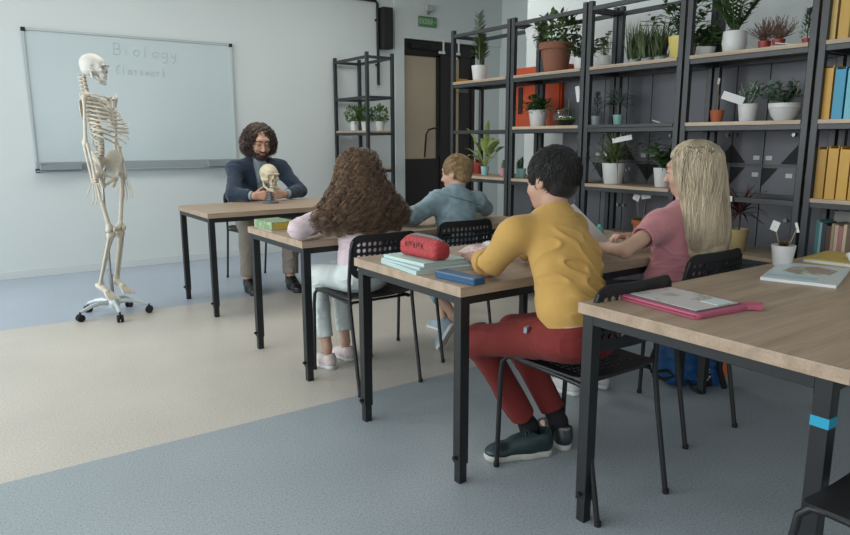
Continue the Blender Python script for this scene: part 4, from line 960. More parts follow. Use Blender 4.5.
# spine
spm=MB(); zs=np.linspace(1.665,1.095,24)
def spc(z):
    t=(z-1.095)/.53; return CX+A(-.035*t*t,.0,0)+f*(-.045+.035*math.sin(t*PI*1.6)*(.6)-.01*t)+A(0,0,z)
for i,z in enumerate(zs):
    w=np.interp(i,[0,23],[.013,.024]); c=spc(z); spm.lathe([(0,-.009),(w,-.009),(w*.86,0),(w,.009),(0,.009)],tuple(c),12)
    spm.tube([c-f*w*.6,c-f*(w+.032)-A(0,0,.014)],[.006,.004],6)
    for q in (-1,1): spm.tube([c-f*w*.5,c-f*w*.8+rt*q*(w+.018)],[.005,.0035],6)
spm.build('spine',M_BONE,SK,smooth='auto',world=True)
dm=MB()
for z in (zs[:-1]+zs[1:])/2: dm.lathe([(0,-.004),(.016,-.004),(.016,.004),(0,.004)],tuple(spc(z)),12)
dm.build('disc',mat('disc_tan','#9c8a6a',.6),SK,world=True)
rc=MB()
for i in range(11):
    z0=1.535-i*.0265; t=i/10; rx=np.interp(t,[0,.2,.6,1],[.064,.108,.142,.128]); ry=np.interp(t,[0,.2,.6,1],[.056,.092,.112,.095])
    drop=np.interp(t,[0,1],[.035,.085]); c=spc(z0); cc=c+f*(ry-.02)
    for q in (-1,1):
        pts=[]; amax=PI*.93 if i<7 else PI*(.80-.12*(i-7))
        for k in range(13):
            a=.05+amax*k/12; pts.append(cc+rt*q*rx*math.sin(a)-f*ry*math.cos(a)-A(0,0,drop*(k/12)**1.2*(1 if k<10 else 1)) )
        if i<8 and i>=1:
            st=spc(1.50)+f*.165-A(0,0,min(i,7)*.024+.035); pts=pts[:12]+[pts[11]*.45+st*.55+rt*q*.012,st+rt*q*.012]
        rc.tube(pts,[.0055]*3+[.0062]*(len(pts)-3),7)
rc.build('rib_cage',M_BONE,SK,smooth=True,world=True)
S=SDF(); s0=spc(1.50)+f*.150; S.ell(s0+A(0,0,.0),A(.028,.008,.026),np.array([rt,f,up3]),.01); S.cone(s0-A(0,0,.01),s0+f*.018-A(0,0,.16),.013,.015,.01); S.cone(s0+f*.018-A(0,0,.16),s0+f*.016-A(0,0,.195),.010,.004,.006); finish('breastbone',S,M_BONE,SK,.004)
def bone(a,b,r0,r1,k0,k1,nm,m=M_BONE,h=.004,extra=None):
    S=SDF(); a,b=A(*a),A(*b); mid0=a+(b-a)*.14; mid1=a+(b-a)*.86
    S.cone(a,mid0,k0,r0,.008); S.cone(mid0,mid1,r0,r1,.008); S.cone(mid1,b,r1,k1,.008)
    if extra: extra(S)
    return finish(nm,S,m,SK,h)
def handbones(w,d,t,n,sp=.10,fl=(.12,.25,.25)):
    mb=MB(); d=unit(d); t=unit(t-d*(A(*t)@d)); n=np.cross(d,t)
    for i in range(6): mb.sphere(tuple(w+d*(.008+.014*(i//3))+t*(.013*((i%3)-1))),.0085,8,6)
    for i in range(5):
        b=(i-2)*.0145; L=[.046,.064,.064,.058,.052][i]; ang=(i-2)*sp+(.35 if i==0 else 0)*-1
        dd=unit(d*math.cos(ang)+t*math.sin(ang)); p=w+d*.034+t*b; 
        segs=[L,.036,.024,.018] if i else [L,.030,.022]
        cv=0
        for j,s_ in enumerate(segs):
            if j: cv+=fl[min(j-1,2)]
            q=p+(dd*math.cos(cv)+n*math.sin(cv))*s_; mb.tube([p,p+(q-p)*.2,p+(q-p)*.8,q],[.0056,.0036,.0034,.0052],7); p=q
    return mb.build('hand_bones',M_BONE,SK,smooth=True,world=True)
for q,nm in ((1,'R'),(-1,'L')):
    sh=W(q*.150,-.01,1.515); el=W(q*.165 if q>0 else q*.135,-.02,1.215); wr=W(q*.170 if q>0 else q*.140,.02,.985)
    # shoulder blade + collarbone
    S=SDF(); Rb=frame(unit(up3+rt*q*.15),unit(rt*q+f*.45)); S.ell(W(q*.105,-.075,1.435),A(.042,.007,.072),Rb,.005); S.cone(W(q*.07,-.095,1.475),W(q*.150,-.035,1.535),.006,.009,.008); finish('shoulder_blade',S,M_BONE,SK,.004)
    MB().tube([W(q*.018,.075,1.505),W(q*.06,.078,1.52),W(q*.10,.045,1.532),W(q*.150,.0,1.545)],[.009,.0065,.006,.009],8).build('collarbone',M_BONE,SK,smooth=True,world=True)
    bone(sh,el,.0105,.011,.021,.018,'upper_arm_bone'); 
    S=SDF(); o=f*.013
    S.chain([el+o,el*.5+wr*.5+o*1.6+rt*q*.006,wr+o],[.011,.0075,.012],.006); S.chain([el-o-A(0,0,-.012),el*.5+wr*.5-o*1.2,wr-o],[.013,.0075,.008],.006); finish('forearm_bones',S,M_BONE,SK,.004)
    handbones(wr,unit((0,0,-1)+f*.12),f*1.0,None)
# pelvis
S=SDF(); 
for q in (-1,1):
    S.ell(W(q*.085,-.015,1.100),A(.060,.010,.075),frame(unit(up3+rt*q*.45),unit(rt*q*.55+f*.85)),.01)
    S.cone(W(q*.10,-.01,1.07),W(q*.088,.01,1.02),.020,.026,.02); S.cone(W(q*.088,.01,1.02),W(q*.015,.055,.985),.013,.011,.015); S.cone(W(q*.085,.0,1.01),W(q*.05,-.005,.925),.017,.014,.015); S.cone(W(q*.05,-.005,.925),W(q*.015,.05,.965),.010,.010,.012)
    S.cone(W(q*.045,-.055,1.10),W(q*.10,-.03,1.09),.018,.016,.02)
S.cone(W(0,-.055,1.10),W(0,-.075,1.01),.034,.016,.02); S.cone(W(0,-.075,1.01),W(0,-.055,.965),.014,.006,.01); S.cone(W(-.015,.052,.978),W(.015,.052,.978),.013,.013,.01)
finish('pelvis',S,M_BONE,SK,.004)
for q in (1,-1):
    hp=W(q*.095,.008,1.02); 
    kn=A(.900,5.085,.605) if q>0 else A(.972,5.15,.605)
    an=A(.812,5.10,.245) if q>0 else A(.925,5.165,.262)
    tro=hp+rt*q*.045-A(0,0,.035)
    S=SDF(); S.ell(hp,.024,None,.008); S.cone(hp,tro,.014,.019,.01); S.cone(tro,kn+(tro-kn)*.85,.019,.0145,.01); S.cone(kn+(tro-kn)*.85,kn+(tro-kn)*.12,.0145,.015,.01)
    S.cone(kn+(tro-kn)*.12,kn+A(0,0,.02)+rt*.02,.016,.022,.012); S.cone(kn+(tro-kn)*.12,kn+A(0,0,.02)-rt*.02,.016,.022,.012); finish('thigh_bone',S,M_BONE,SK,.0045)
    finish('kneecap',SDF().ell(kn+f*.036+A(0,0,.02),A(.018,.010,.022),np.array([rt,f,up3]),.004),M_BONE,SK,.004)
    S=SDF(); k2=kn-A(0,0,.02); S.cone(k2+rt*.018,k2-rt*.018,.021,.021,.01); S.cone(k2,k2+(an-k2)*.15,.026,.015,.012); S.cone(k2+(an-k2)*.15,an+A(0,0,.03),.015,.011,.01); S.cone(an+A(0,0,.03),an,.011,.019,.01)
    S.cone(k2+rt*q*.030-A(0,0,.02),an+rt*q*.018,.008,.009,.006); finish('shin_bones',S,M_BONE,SK,.0045)
    fd=unit(f*.75+A(-.12,-.20,-.42)); hb=an-A(0,0,.025); mb=MB()
    S=SDF(); S.cone(hb-fd*.045-A(0,0,.01),hb+fd*.01,.020,.022,.01); S.cone(hb+fd*.01,hb+fd*.06,.022,.018,.015); 
    for i in range(5):
        b=(i-2)*.0155; p0=hb+fd*.065+rt*b*.8; p1=hb+fd*(.115-abs(i-1)*.004)+rt*b*1.2-A(0,0,.008); p2=hb+fd*(.150-i*.006)+rt*b*1.35-A(0,0,.012)
        S.chain([p0,p1,p2],[.010,.008,.006] if i else [.011,.010,.009],.003)
    finish('foot_bones',S,M_BONE,SK,.004)
# stand
M_STD=mat('white_metal_stand','#b9c4c6',.35,.2)
B=A(.883,5.14,0)
MB().tube([B+A(0,0,.10),B+A(0,0,.9),CX-f*.02+A(0,0,1.05)],.009,10).tube([B+A(0,0,.09),B+A(0,0,.30)],.014,10).build('stand_pole',mat('steel_pole','#a3a9ab',.3,.8),SK,smooth='auto',world=True)
MB().lathe([(0,.055),(.042,.058),(.045,.10),(.03,.125),(.016,.13),(0,.13)],tuple(B),20).build('stand_hub',M_STD,SK,smooth='auto',world=True)
for a in (197,125,53,341,269):
    a=math.radians(a); d=A(math.cos(a),math.sin(a),0)
    L=MB().tube([B+d*.02+A(0,0,.095),B+d*.09+A(0,0,.105),B+d*.16+A(0,0,.093),B+d*.235+A(0,0,.066)],[.019,.018,.015,.012],8).build('stand_leg',M_STD,SK,smooth='auto',world=True)
    sd=A(-d[1],d[0],0); e=B+d*.238
    MB().tube([e+A(0,0,.068),e+A(0,0,.03)],.006,8).tube([e+sd*-.020+A(0,0,.026),e+sd*-.005+A(0,0,.026)],.026,16).tube([e+sd*.020+A(0,0,.026),e+sd*.005+A(0,0,.026)],.026,16).tube([e-sd*.02+A(0,0,.026),e+sd*.02+A(0,0,.026)],.008,8).build('caster',M_BLACK,L,smooth='auto').data.transform(Matrix.Translation(-Vector(SK.location)))
# ------------------------------------------------------------ plants
class Leaves:
    def __init__(s,seed=0): s.V=[];s.F=[];s.n=0;s.rs=np.random.RandomState(seed)
    def leaf(s,p,d,L,w,droop=.3,fold=.25,seg=5,shape='lance',th=.0):
        p=A(*p); d=unit(d); sd=np.cross(d,(0,0,1)); 
        if np.linalg.norm(sd)<.05: sd=A(1,0,0)
        sd=unit(sd); V=[]; ang=0; q=p.copy()
        for i in range(seg+1):
            t=i/seg
            ww={'lance':math.sin(PI*min(1,.10+.9*t))**.8*(1 if t<1 else .0),'blade':(1-t**1.6)*.9+.05,'round':math.sqrt(max(0,1-(2*t-1)**2)),'oval':math.sin(PI*(.04+.96*t))**.6}[shape]*w/2
            dd=unit(d+A(0,0,-1)*droop*t*1.6); up=np.cross(sd,dd)
            V+= [q-sd*ww+up*fold*ww, q, q+sd*ww+up*fold*ww]
            q=q+dd*L/seg
        b=s.n; s.V+=V; s.n+=len(V)
        for i in range(seg): s.F+=[(b+i*3,b+i*3+1,b+i*3+4,b+i*3+3),(b+i*3+1,b+i*3+2,b+i*3+5,b+i*3+4)]
    def stem(s,pts,r):
        m=MB(); m.tube(pts,r,5,cap=False); b=s.n; s.V+=[A(*v) for v in m.v]; s.F+=[tuple(b+i for i in f) for f in m.f]; s.n+=len(m.v)
    def blob(s,p,r):
        m=MB(); m.sphere(tuple(p),r,7,5); b=s.n; s.V+=[A(*v) for v in m.v]; s.F+=[tuple(b+i for i in f) for f in m.f]; s.n+=len(m.v)
    def build(s,name,m,par):
        V=np.array(s.V); return raw(name,V,s.F,m,par)
def green(h,v=.3): return mat('leaf_'+h[1:],h,.5,var=v,vscale=30,spec=.4)
def foliage(kind,h,w,z,seed,col,par):
    """z: soil height, h: plant height above it, w: spread radius"""
    G=Leaves(seed); r=G.rs; U=lambda a,b:a+(b-a)*r.rand()
    def rd(el): a=U(0,2*PI); return A(math.cos(a)*math.cos(el),math.sin(a)*math.cos(el),math.sin(el))
    if kind=='spiky':
        for i in range(64):
            el=U(.2,1.4); G.leaf(A(0,0,z)+rd(0)*U(0,.02),rd(el),U(.75,1.25)*h*(1.15 if el<.9 else 1),.014,U(.4,1.1),.3,6,'blade')
    elif kind=='grass':
        for i in range(75):
            x=U(-1,1)*w; G.leaf((x,U(-.03,.03),z),rd(U(1.1,1.5)),U(.5,1)*h,.014,U(.05,.35),.2,5,'blade')
    elif kind=='bush':
        n=420 if w>.12 else 240
        for i in range(n):
            u=r.randn(3); u/=np.linalg.norm(u); q=U(.35,1)**.5; p=A(u[0]*w*q,u[1]*w*q,z+h*.52+u[2]*h*.5*q)
            G.leaf(p,unit(u*.8+r.randn(3)*.5+A(0,0,.2)),U(.026,.046)*(1.3 if w>.12 else 1),U(.016,.026)*(1.2 if w>.12 else 1),.3,.2,3,'oval')
        for i in range(22): u=rd(U(.5,1.4)); G.stem([(0,0,z-.01),u*h*.4+A(0,0,z),u*A(w*.8/h,w*.8/h,.8)*h+A(0,0,z)],.0018)
    elif kind=='zz':
        for i in range(9):
            d=rd(U(.95,1.4)); L=h*U(.75,1.08); pts=[A(0,0,z)+d*L*t+A(d[0],d[1],0)*.25*L*t*t for t in np.linspace(0,1,6)]; G.stem(pts,[.006,.006,.005,.004,.003,.002])
            for t in np.linspace(.22,.98,10):
                p=A(0,0,z)+d*L*t+A(d[0],d[1],0)*.25*L*t*t; sd=unit(np.cross(d,(0,0,1))+.01)
                for q in (-1,1): G.leaf(p,unit(sd*q+d*.75+r.randn(3)*.12),.055*min(1,h/.25),.024,.15,.25,4,'lance')
    elif kind=='palm':
        for i in range(4):
            d=unit(A(U(-.13,.13),U(-.13,.13),1)) if i else A(-.02,.03,1); L=h*(1 if i==0 else U(.45,.65)); G.stem([A(0,0,z),A(0,0,z)+d*L],[.006,.002])
            for t in np.linspace(.25,1,20 if i==0 else 11):
                p=A(0,0,z)+d*L*t; 
                for q in (-1,1): G.leaf(p,unit(A(.1,-1,0)*q*1.0+A(0,0,.75)+r.randn(3)*.1),.115*(1.25-t*.6),.019,.15,.2,4,'lance')
    elif kind=='broad':
        for i in range(22):
            el=U(.45,1.4); d=rd(el); L=h*U(.35,.85); p=A(0,0,z)+d*L; G.stem([A(0,0,z),p],.0025); G.leaf(p,unit(d+A(0,0,-.1)),U(.08,.14)*min(1.3,h/.2),U(.035,.06),.45,.25,6,'lance')
    elif kind=='round':
        for i in range(20):
            d=rd(U(.6,1.5)); L=h*U(.35,1); p=A(0,0,z)+d*L*A(w/h*1.3,w/h*1.3,1); G.stem([A(0,0,z),p*.5+A(0,0,z)*.5+r.randn(3)*.01,p],.0018); G.leaf(p,rd(U(-.3,.5)),.042,.042,.2,.1,6,'round')
    elif kind=='succ':
        for i in range(17):
            d=rd(U(.7,1.5)); L=h*U(.35,.9); c=A(0,0,z)+d*L; G.stem([A(0,0,z),c],.005)
            for k in range(15): G.leaf(c-d*U(0,.05),unit(rd(U(-.2,1.2))+d*.3),U(.026,.042),.016,-.1,.5,3,'lance')
    elif kind=='jade':
        for i in range(24):
            d=rd(U(.3,1.45)); L=h*U(.4,1.0); G.stem([A(0,0,z),A(0,0,z)+d*L*.5+A(0,0,.01),A(0,0,z)+d*L*A(1.25,1.25,1)],[.005,.004,.003])
            for k in range(9): t=U(.45,1.05); G.leaf(A(0,0,z)+d*L*t*A(1.25,1.25,1),unit(rd(U(0,1.2))),U(.028,.05),.020,.05,.3,4,'oval')
    elif kind=='heather':
        for i in range(70):
            d=rd(U(.5,1.5)); L=h*U(.6,1.05); pts=[A(0,0,z),A(0,0,z)+d*L*.5,A(0,0,z)+d*L*A(1.1,1.1,1)+r.randn(3)*.01]; G.stem(pts,[.0015,.0012,.001])
            for t in np.linspace(.35,1,9): G.leaf(A(0,0,z)+d*L*t,rd(U(0,1.3)),.014,.004,.1,.1,2,'lance')
    elif kind=='conifer':
        for i in range(260):
            t=U(0,1)**.8; rr=(1-t)*w+.008; a=U(0,2*PI); p=A(math.cos(a)*rr*U(.3,1),math.sin(a)*rr*U(.3,1),z+t*h); G.leaf(p,unit(A(math.cos(a),math.sin(a),.9)),.022,.005,.1,.2,2,'lance')
        G.stem([(0,0,z),(0,0,z+h)],.003)
    elif kind=='cactus':
        for i in range(7):
            x,y=U(-.02,.02),U(-.02,.02); hh=h*U(.5,1); G.stem([(x,y,z),(x*1.3,y*1.3,z+hh*.5),(x*1.6,y*1.6,z+hh)],[.009,.011,.006])
            for k in range(22): a=U(0,2*PI); t=U(.1,1); G.leaf((x*1.5+.008*math.cos(a),y*1.5+.008*math.sin(a),z+hh*t),unit((math.cos(a),math.sin(a),.5)),.014,.006,0,.1,2,'lance')
    elif kind=='drac':
        for i in range(44):
            d=rd(U(-.1,1.3)); G.leaf(A(0,0,z+h*.35)+d*.015,d,U(.6,1)*h*.75,.020,U(.3,.9),.25,6,'blade')
        G.stem([(0,0,z),(0,0,z+h*.4)],.006)
    elif kind=='trail':
        for i in range(30):
            d=rd(U(.4,1.4)); L=h*U(.5,1); pts=[A(0,0,z),A(0,0,z)+d*L*.6,A(0,0,z)+d*L+A(d[0],d[1],-1.2)*.05]; G.stem(pts,.002)
            for k in range(8): t=U(.3,1); G.leaf(A(0,0,z)+d*L*t,rd(U(-.4,.8)),U(.035,.055),U(.02,.032),.4,.2,4,'oval')
    elif kind=='rosette':
        for i in range(26): G.leaf((0,0,z),rd(U(.05,1.1)),U(.6,1)*h,.016,.1,.3,4,'lance')
    return G.build('foliage',green(col) if isinstance(col,str) else col,par)
POTM={'white':'#c6c8c6','terra':'#8f5a42','brown':'#7a4f3c','yellow':'#c2b565','cyan':'#8fb9bb','pink':'#b98d95','red':'#8d2f28','orange':'#a55a38','grey':'#8b9496','glass':'#93a5a2','mint':'#86b3aa','tan':'#a08f62'}
M_SOIL=mat('potting_soil','#2a221c',.95,bump=.6,bscale=120)
def potted(label,x,y,z,r,h,pot,kind,ph,pw,leafc,shape='taper',group=None,seed=None,saucer=False,sticks=(),name='potted_plant'):
    """r = top radius, h = pot height"""
    T_=thing(name,label,'potted plant',(x,y,z),0,group)
    if shape=='taper': prof=[(0,0),(r*.72,0),(r*.76,.004),(r*.97,h*.86),(r,h),(r*.93,h),(r*.90,h*.88),(0,h*.86)]
    elif shape=='terra': prof=[(0,0),(r*.66,0),(r*.86,h*.76),(r*.86,h*.78),(r,h*.78),(r,h),(r*.92,h),(r*.88,h*.86),(0,h*.85)]
    elif shape=='round': prof=[(0,0),(r*.70,0),(r*.90,h*.15),(r*1.02,h*.5),(r*.98,h*.85),(r*.96,h),(r*.90,h),(r*.88,h*.88),(0,h*.86)]
    elif shape=='bowl': prof=[(0,0),(r*.55,0),(r*.58,h*.06),(r*.80,h*.30),(r*.96,h*.72),(r,h*.74),(r,h),(r*.94,h),(r*.90,h*.84),(0,h*.82)]
    pm=mat('pot_'+pot,POTM[pot],.45 if pot not in('terra','brown','orange') else .8,var=.04,vscale=20)
    MB().lathe(prof,(0,0,.004 if saucer else 0),32).build('pot',pm,T_,smooth='auto')
    if saucer: MB().lathe([(0,0),(r*.74,0),(r*.84,.016),(r*.80,.016),(r*.70,.004),(0,.004)],(0,0,0),28).build('saucer',pm,T_,smooth='auto')
    MB().lathe([(0,h*.84),(r*.87,h*.84),(r*.86,h*.875),(0,h*.89)],(0,0,0),20).build('soil',M_SOIL,T_)
    if kind: foliage(kind,ph,pw,h*.87,(seed if seed is not None else int(abs(x*97+y*131+z*53))),leafc,T_)
    for (sx,sy,top,dx,dy,flag) in sticks:
        MB().tube([(sx,sy,h*.8),(sx+dx,sy+dy,top)],.0018,5).build('stick',mat('bamboo','#9c8a68',.7),T_)
        if flag:
            w_,hh,an=flag; MB().box((sx+dx,sy+dy,top),(.0015,w_,hh),(an,0,0)).build('paper_tag',M_PAPER,T_)
    return T_
XS=3.78
def PXY(px,py,X): # ray helper only used at build time to keep measured pixel notes readable
    d=_fw+_rr*((px-425)/F_PX)-_uu*((py-267.5)/F_PX); t=X/d.x; return d.y*t, 1.237+d.z*t
def sy(px,X=XS,py=60): return PXY(px,py,X)[0]
z1,z2,z3,z4=Zs[1],Zs[2],Zs[3],Zs[4]
potted('white pot with a tall feathery palm on the far end of the top shelf',XS,sy(480),z1,.072,.135,'white','palm',.42,.1,'#4d5e36',sticks=())
potted('big terracotta pot with bushy green leaves on the top shelf',XS,sy(556),z1,.128,.215,'brown','bush',.24,.16,'#3f5a2c','terra',saucer=True)
potted('small white pot of trailing leaves right of the big terracotta pot',XS+.02,sy(580),z1,.062,.09,'white','trail',.22,.09,'#43583a')
potted('white pot with round olive leaves left of the spiky top-shelf grasses',XS,sy(604),z1,.045,.085,'white','round',.17,.09,'#6a6a46','round')
for i,px in enumerate((634,647,660)):
    potted(['leftmost','middle','rightmost'][i]+' of three low pots of spiky grass left of the yellow pot',XS+.03,sy(px,XS+.03),z1,.04,.045,'grey','grass',.27,.05,'#4b5a3c',group='spiky grass pots on the top shelf')
potted('tall yellow pot with large dark leaves behind the double rack posts',XS-.03,sy(682,XS-.03),z1,.088,.135,'yellow','trail',.34,.1,'#3d5530',seed=8)
potted('low white pot with small leafy plant right of the yellow pot',XS,sy(705),z1,.056,.06,'white','trail',.18,.07,'#4b6340')
potted('large white pot with a dark fleshy-leaved plant on the top shelf',XS-.02,sy(733,XS-.02),z1,.066,.125,'white','zz',.25,.12,'#37502c','round',sticks=((-.03,.02,.36,-.03,.06,None),))
potted('left one of the two red pots of brown heather, top shelf',XS,sy(763),z1,.034,.055,'red','heather',.13,.08,'#6b5248')
potted('right one of the two red pots of brown heather, top shelf',XS,sy(777),z1,.034,.055,'red','heather',.13,.08,'#6f564a')
potted('little red pot with a tiny dark conifer beside the right rack post',XS-.02,sy(805,XS-.02),z1,.026,.040,'red','conifer',.15,.045,'#2f4632')
potted('white pot with glossy green leaves on the second shelf, before the orange cupboard',XS,sy(538,py=115),z2,.074,.125,'white','trail',.16,.08,'#355a2e')
potted('greyish pot with small dark shrub on the black shelf',XS+.03,sy(597,XS+.03,115),z2,.04,.065,'grey','conifer',.17,.05,'#3f4a40')
potted('green pot with tall drooping blades against the rear posts',XS+.06,sy(618,XS+.06,115),z2,.035,.07,'mint','drac',.22,.05,'#56645a')
potted('orange-brown plastic pot with tall stick and tag, second shelf',XS,sy(717,py=113),z2,.040,.072,'orange',None,0,0,'',sticks=((0,0,.24,.01,.01,(.012,.035,.1)),(.01,.01,.16,.01,-.005,None)))
potted('cream pot with grey-green rosette succulents on the second shelf',XS,sy(748,py=110),z2,.056,.100,'white','succ',.16,.08,'#7c8c7e','taper',sticks=((0,.02,.22,.01,.04,None),))
potted('wide white bowl pot with jade plants on the second shelf',XS,sy(785,py=110),z2,.085,.095,'white','jade',.15,.11,'#54695a','bowl',sticks=((-.0,-.05,.2,0,-.01,None),))
potted('turquoise pot with yellow-green striped leaves behind the blond boy',XS,sy(485,py=170),z3,.038,.072,'cyan','broad',.30,.1,'#8a9a58',seed=3)
potted('red pot with reddish leaves behind the turquoise pot on the low shelf',XS+.08,sy(478,XS+.08,165),z3,.055,.10,'red','rosette',.08,.06,'#6b3028')
potted('small pink pot next to the black double rack posts',XS,sy(503,py=170),z3,.030,.066,'pink','cactus',.08,.02,'#5d6a48')
potted('turquoise pot with small cactus right of the double posts',XS-.04,sy(521,XS-.04,170),z3,.042,.072,'cyan','cactus',.10,.03,'#48583c',seed=5)
sp=potted('large white pot with spiky spider-like leaves and paper tag on sticks',XS-.05,sy(613.5,XS-.05,172),z3,.080,.14,'white','spiky',.33,.1,'#5a6840','taper',sticks=((.0,-.01,.25,0,-.05,None),))
potted('white pot with broad green leaves beside the blonde girl\'s face',XS-.05,sy(663,XS-.05,172),z3,.060,.12,'white','trail',.24,.11,'#3d5a30',seed=11)
potted('terracotta pot with two flag sticks on the lower shelf behind the papers',XS-.05,sy(641,XS-.05,228),z4,.064,.115,'orange','rosette',.07,.05,'#6b7a52','terra',sticks=((0,.02,.26,0,.03,(.05,.045,.4)),(0,-.01,.27,0,-.015,(.07,.03,-.2)),))
potted('tan pot with long dark red leaves behind the blonde hair',XS-.08,sy(738,XS-.08,240),z4,.055,.13,'tan','drac',.30,.15,'#4a2a2b')
potted('white pot with two flag sticks on the far edge of nearest desk',2.70,1.345,.7405,.045,.082,'white','rosette',.045,.04,'#5a4636','taper',sticks=((0,.015,.155,-.01,.022,(.030,.040,.3)),(.0,-.015,.155,.01,-.025,(.010,.040,-.3))))
for i,(px,x_,g) in enumerate(((354,3.80,.05),(365,3.90,0),(380,3.93,-.1))):
    yy=6.50+g; d_=_fw+_rr*((px-425)/F_PX)-_uu*((122-267.5)/F_PX); xx=d_.x/d_.y*yy
    potted(['leftmost','middle','rightmost'][i]+' of three bushy green plants in white pots on the far standing rack',xx,yy,z2,.045 if i<2 else .055,.10,'white','bush',.17,.10,'#4c6a34',group='bushy plants on the far rack')
potted('dark green plant in small pot just above the curly-haired girl, far rack',3.83,6.45,z3,.04,.07,'grey','trail',.13,.08,'#3c5236')
v=thing('vase','small white bottle vase beside a plant, half hidden behind the curly hair','vase',(3.74,6.6,z3)); MB().lathe([(0,0),(.025,0),(.032,.04),(.028,.09),(.010,.12),(.010,.17),(.014,.18),(0,.18)],(0,0,0),18).build('bottle',M_WHITE,v,smooth='auto')
# glass bowl terrarium
y_=sy(565,XS,115); tb=thing('glass_terrarium','round glass bowl with a slice of green planting, second shelf','terrarium',(XS,y_,z2))
MB().lathe([(0,0),(.05,0),(.080,.03),(.088,.065),(.078,.105),(.062,.125),(.060,.124),(.075,.104),(.085,.065),(.077,.032),(.048,.004),(0,.004)],(0,0,0),28).build('glass_bowl',mat('clear_glass','#dfe8e6',.05,trans=1),tb,smooth=True)
MB().lathe([(0,.006),(.05,.008),(.072,.032),(.078,.040),(0,.044)],(0,0,0),24).build('gravel',mat('dark_gravel','#3a3a34',.9,bump=.5),tb,smooth='auto')
MB().lathe([(0,.045),(.072,.045),(.074,.052),(.05,.06),(0,.055)],(0,0,0),24).build('moss',mat('yellow_green_moss','#93a344',.8,bump=.4,bscale=90),tb,smooth='auto')
# paper tags hanging over shelf fronts and similar
def tagp(label,px,py,X,w,h,ry=0,rx=0,m=M_PAPER,th=.002,name='paper_tag'):
    y,z=PXY(px,py,X); o=MB().box((0,0,0),(th,w,h),(rx,0,0)).build(name,m); o.location=(X,y,z); o.rotation_euler=(0,0,ry); tag(o,label,'paper'); return o
# paper tags standing with their lower edge inside a pot are parts of that pot
def addtag(root,px,py,X,w,h,rx,ry=0):
    y,z=PXY(px,py,X); L=root.location; o=MB().box((0,0,0),(.002,w,h),(rx,0,0)).build('paper_tag',M_PAPER,root); o.location=(X-L[0],y-L[1],z-L[2]); o.rotation_euler=(0,0,ry); return o
addtag(sp,622,139,XS-.10,.13,.032,-.2,.4)
# ------------------------------------------------------------ files and books on the nearest rack
def magfile(label,px0,px1,pyb,zs,ztop_px,col,h=None):
    X=3.628; y0=PXY(px0,pyb,X)[0]; y1=PXY(px1,pyb,X)[0]; w_=abs(y0-y1)-.003; yc=(y0+y1)/2; h=h or PXY((px0+px1)/2,ztop_px,X)[1]-zs; d=.25; t=.004
    T_=thing('magazine_file',label,'file box',(X,yc,zs),0,'card magazine files on the nearest rack')
    m=mat('card_'+col[1:],col,.45,var=.04,vscale=14)
    MB().b2((0,-w_/2,0),(d,w_/2,t)).b2((0,-w_/2,t),(t,w_/2,h-.012)).b2((d-t,-w_/2,t),(d,w_/2,h)).b2((t,-w_/2,t),(d-t,-w_/2+t,h)).b2((t,w_/2-t,t),(d-t,w_/2,h)).build('box',m,T_)
    MB().b2((t+.004,-w_/2+t+.002,t),(d-t-.004,w_/2-t-.002,h-.03)).build('papers',mat('dark_papers','#3c352c',.9),T_)
YEL='#b98d2e'; BLU='#1f86a6'
magfile('glossy yellow magazine file on the top shelf, nearest the rack post',824,835,38,z1,-6,'#b59a58',.30)
magfile('yellow magazine file on the top shelf at the photo\'s right edge',837,848,38,z1,-6,'#b08a30',.30)
magfile('yellow magazine file left of the blue one, second shelf',818,829,118,z2,66,YEL)
magfile('bright blue magazine file on the second shelf',830.5,841.5,118,z2,67,BLU)
magfile('pale blue magazine file at the right edge, second shelf',843,854,118,z2,68,'#5da6b4')
magfile('leftmost yellow magazine file on the third shelf, nearest the post',813,822.5,197,z3,147,'#a57c1e')
magfile('second yellow magazine file from the post, third shelf',823.5,834,197,z3,146,YEL)
magfile('third yellow magazine file from the post, third shelf',835,846,197,z3,147,'#c09433')
magfile('yellow magazine file on the third shelf cut by the photo edge',847,858,197,z3,148,'#b3892b')
bx=MB().box((0,0,.13),(.008,.22,.26)); b_=bx.build('white_board',mat('board_card','#a9aaa6',.6),None,bevel=.002); b_.location=(3.84,1.565,z4+.002); b_.rotation_euler=(0,.12,0); tag(b_,'grey-white card board leaning behind the upright books','board')
bt=thing('x','x','x') ; bpy.data.objects.remove(bt)
cols=['#4d7f80','#7fa0a0','#28383c','#4c342c','#8d8066','#b09a86','#9a6a62','#b9a88e','#6b5a48','#5c7078']
yy=1.668
for i,c in enumerate(cols):
    th=[.016,.012,.02,.022,.014,.018,.02,.016,.024,.02][i]; hh=[.225,.215,.21,.20,.215,.21,.205,.215,.2,.19][i]
    T_=thing('book',['thin teal book, leftmost of the upright row beside the card board','pale teal book, second in the upright row','very dark book, third in the upright row of books','dark brown book, fourth in the upright row','khaki book, fifth in the upright row','beige book, sixth in the upright row','dull pink book, seventh in the upright row','cream book, eighth in the upright row','brown book, ninth in the upright row','grey-blue book at the right end of the upright row'][i],'book',(3.66,yy-th/2,z4),0,'upright books on the nearest rack')
    m=mat('book_'+c[1:],c,.6)
    MB().b2((0,-th/2,0),(.003,th/2,hh)).b2((.003,-th/2,0),(.15,-th/2+.002,hh)).b2((.003,th/2-.002,0),(.15,th/2,hh)).build('cover',m,T_)
    MB().b2((.003,-th/2+.002,.003),(.146,th/2-.002,hh-.004)).build('pages',M_PAPER,T_)
    yy-=th+.0015
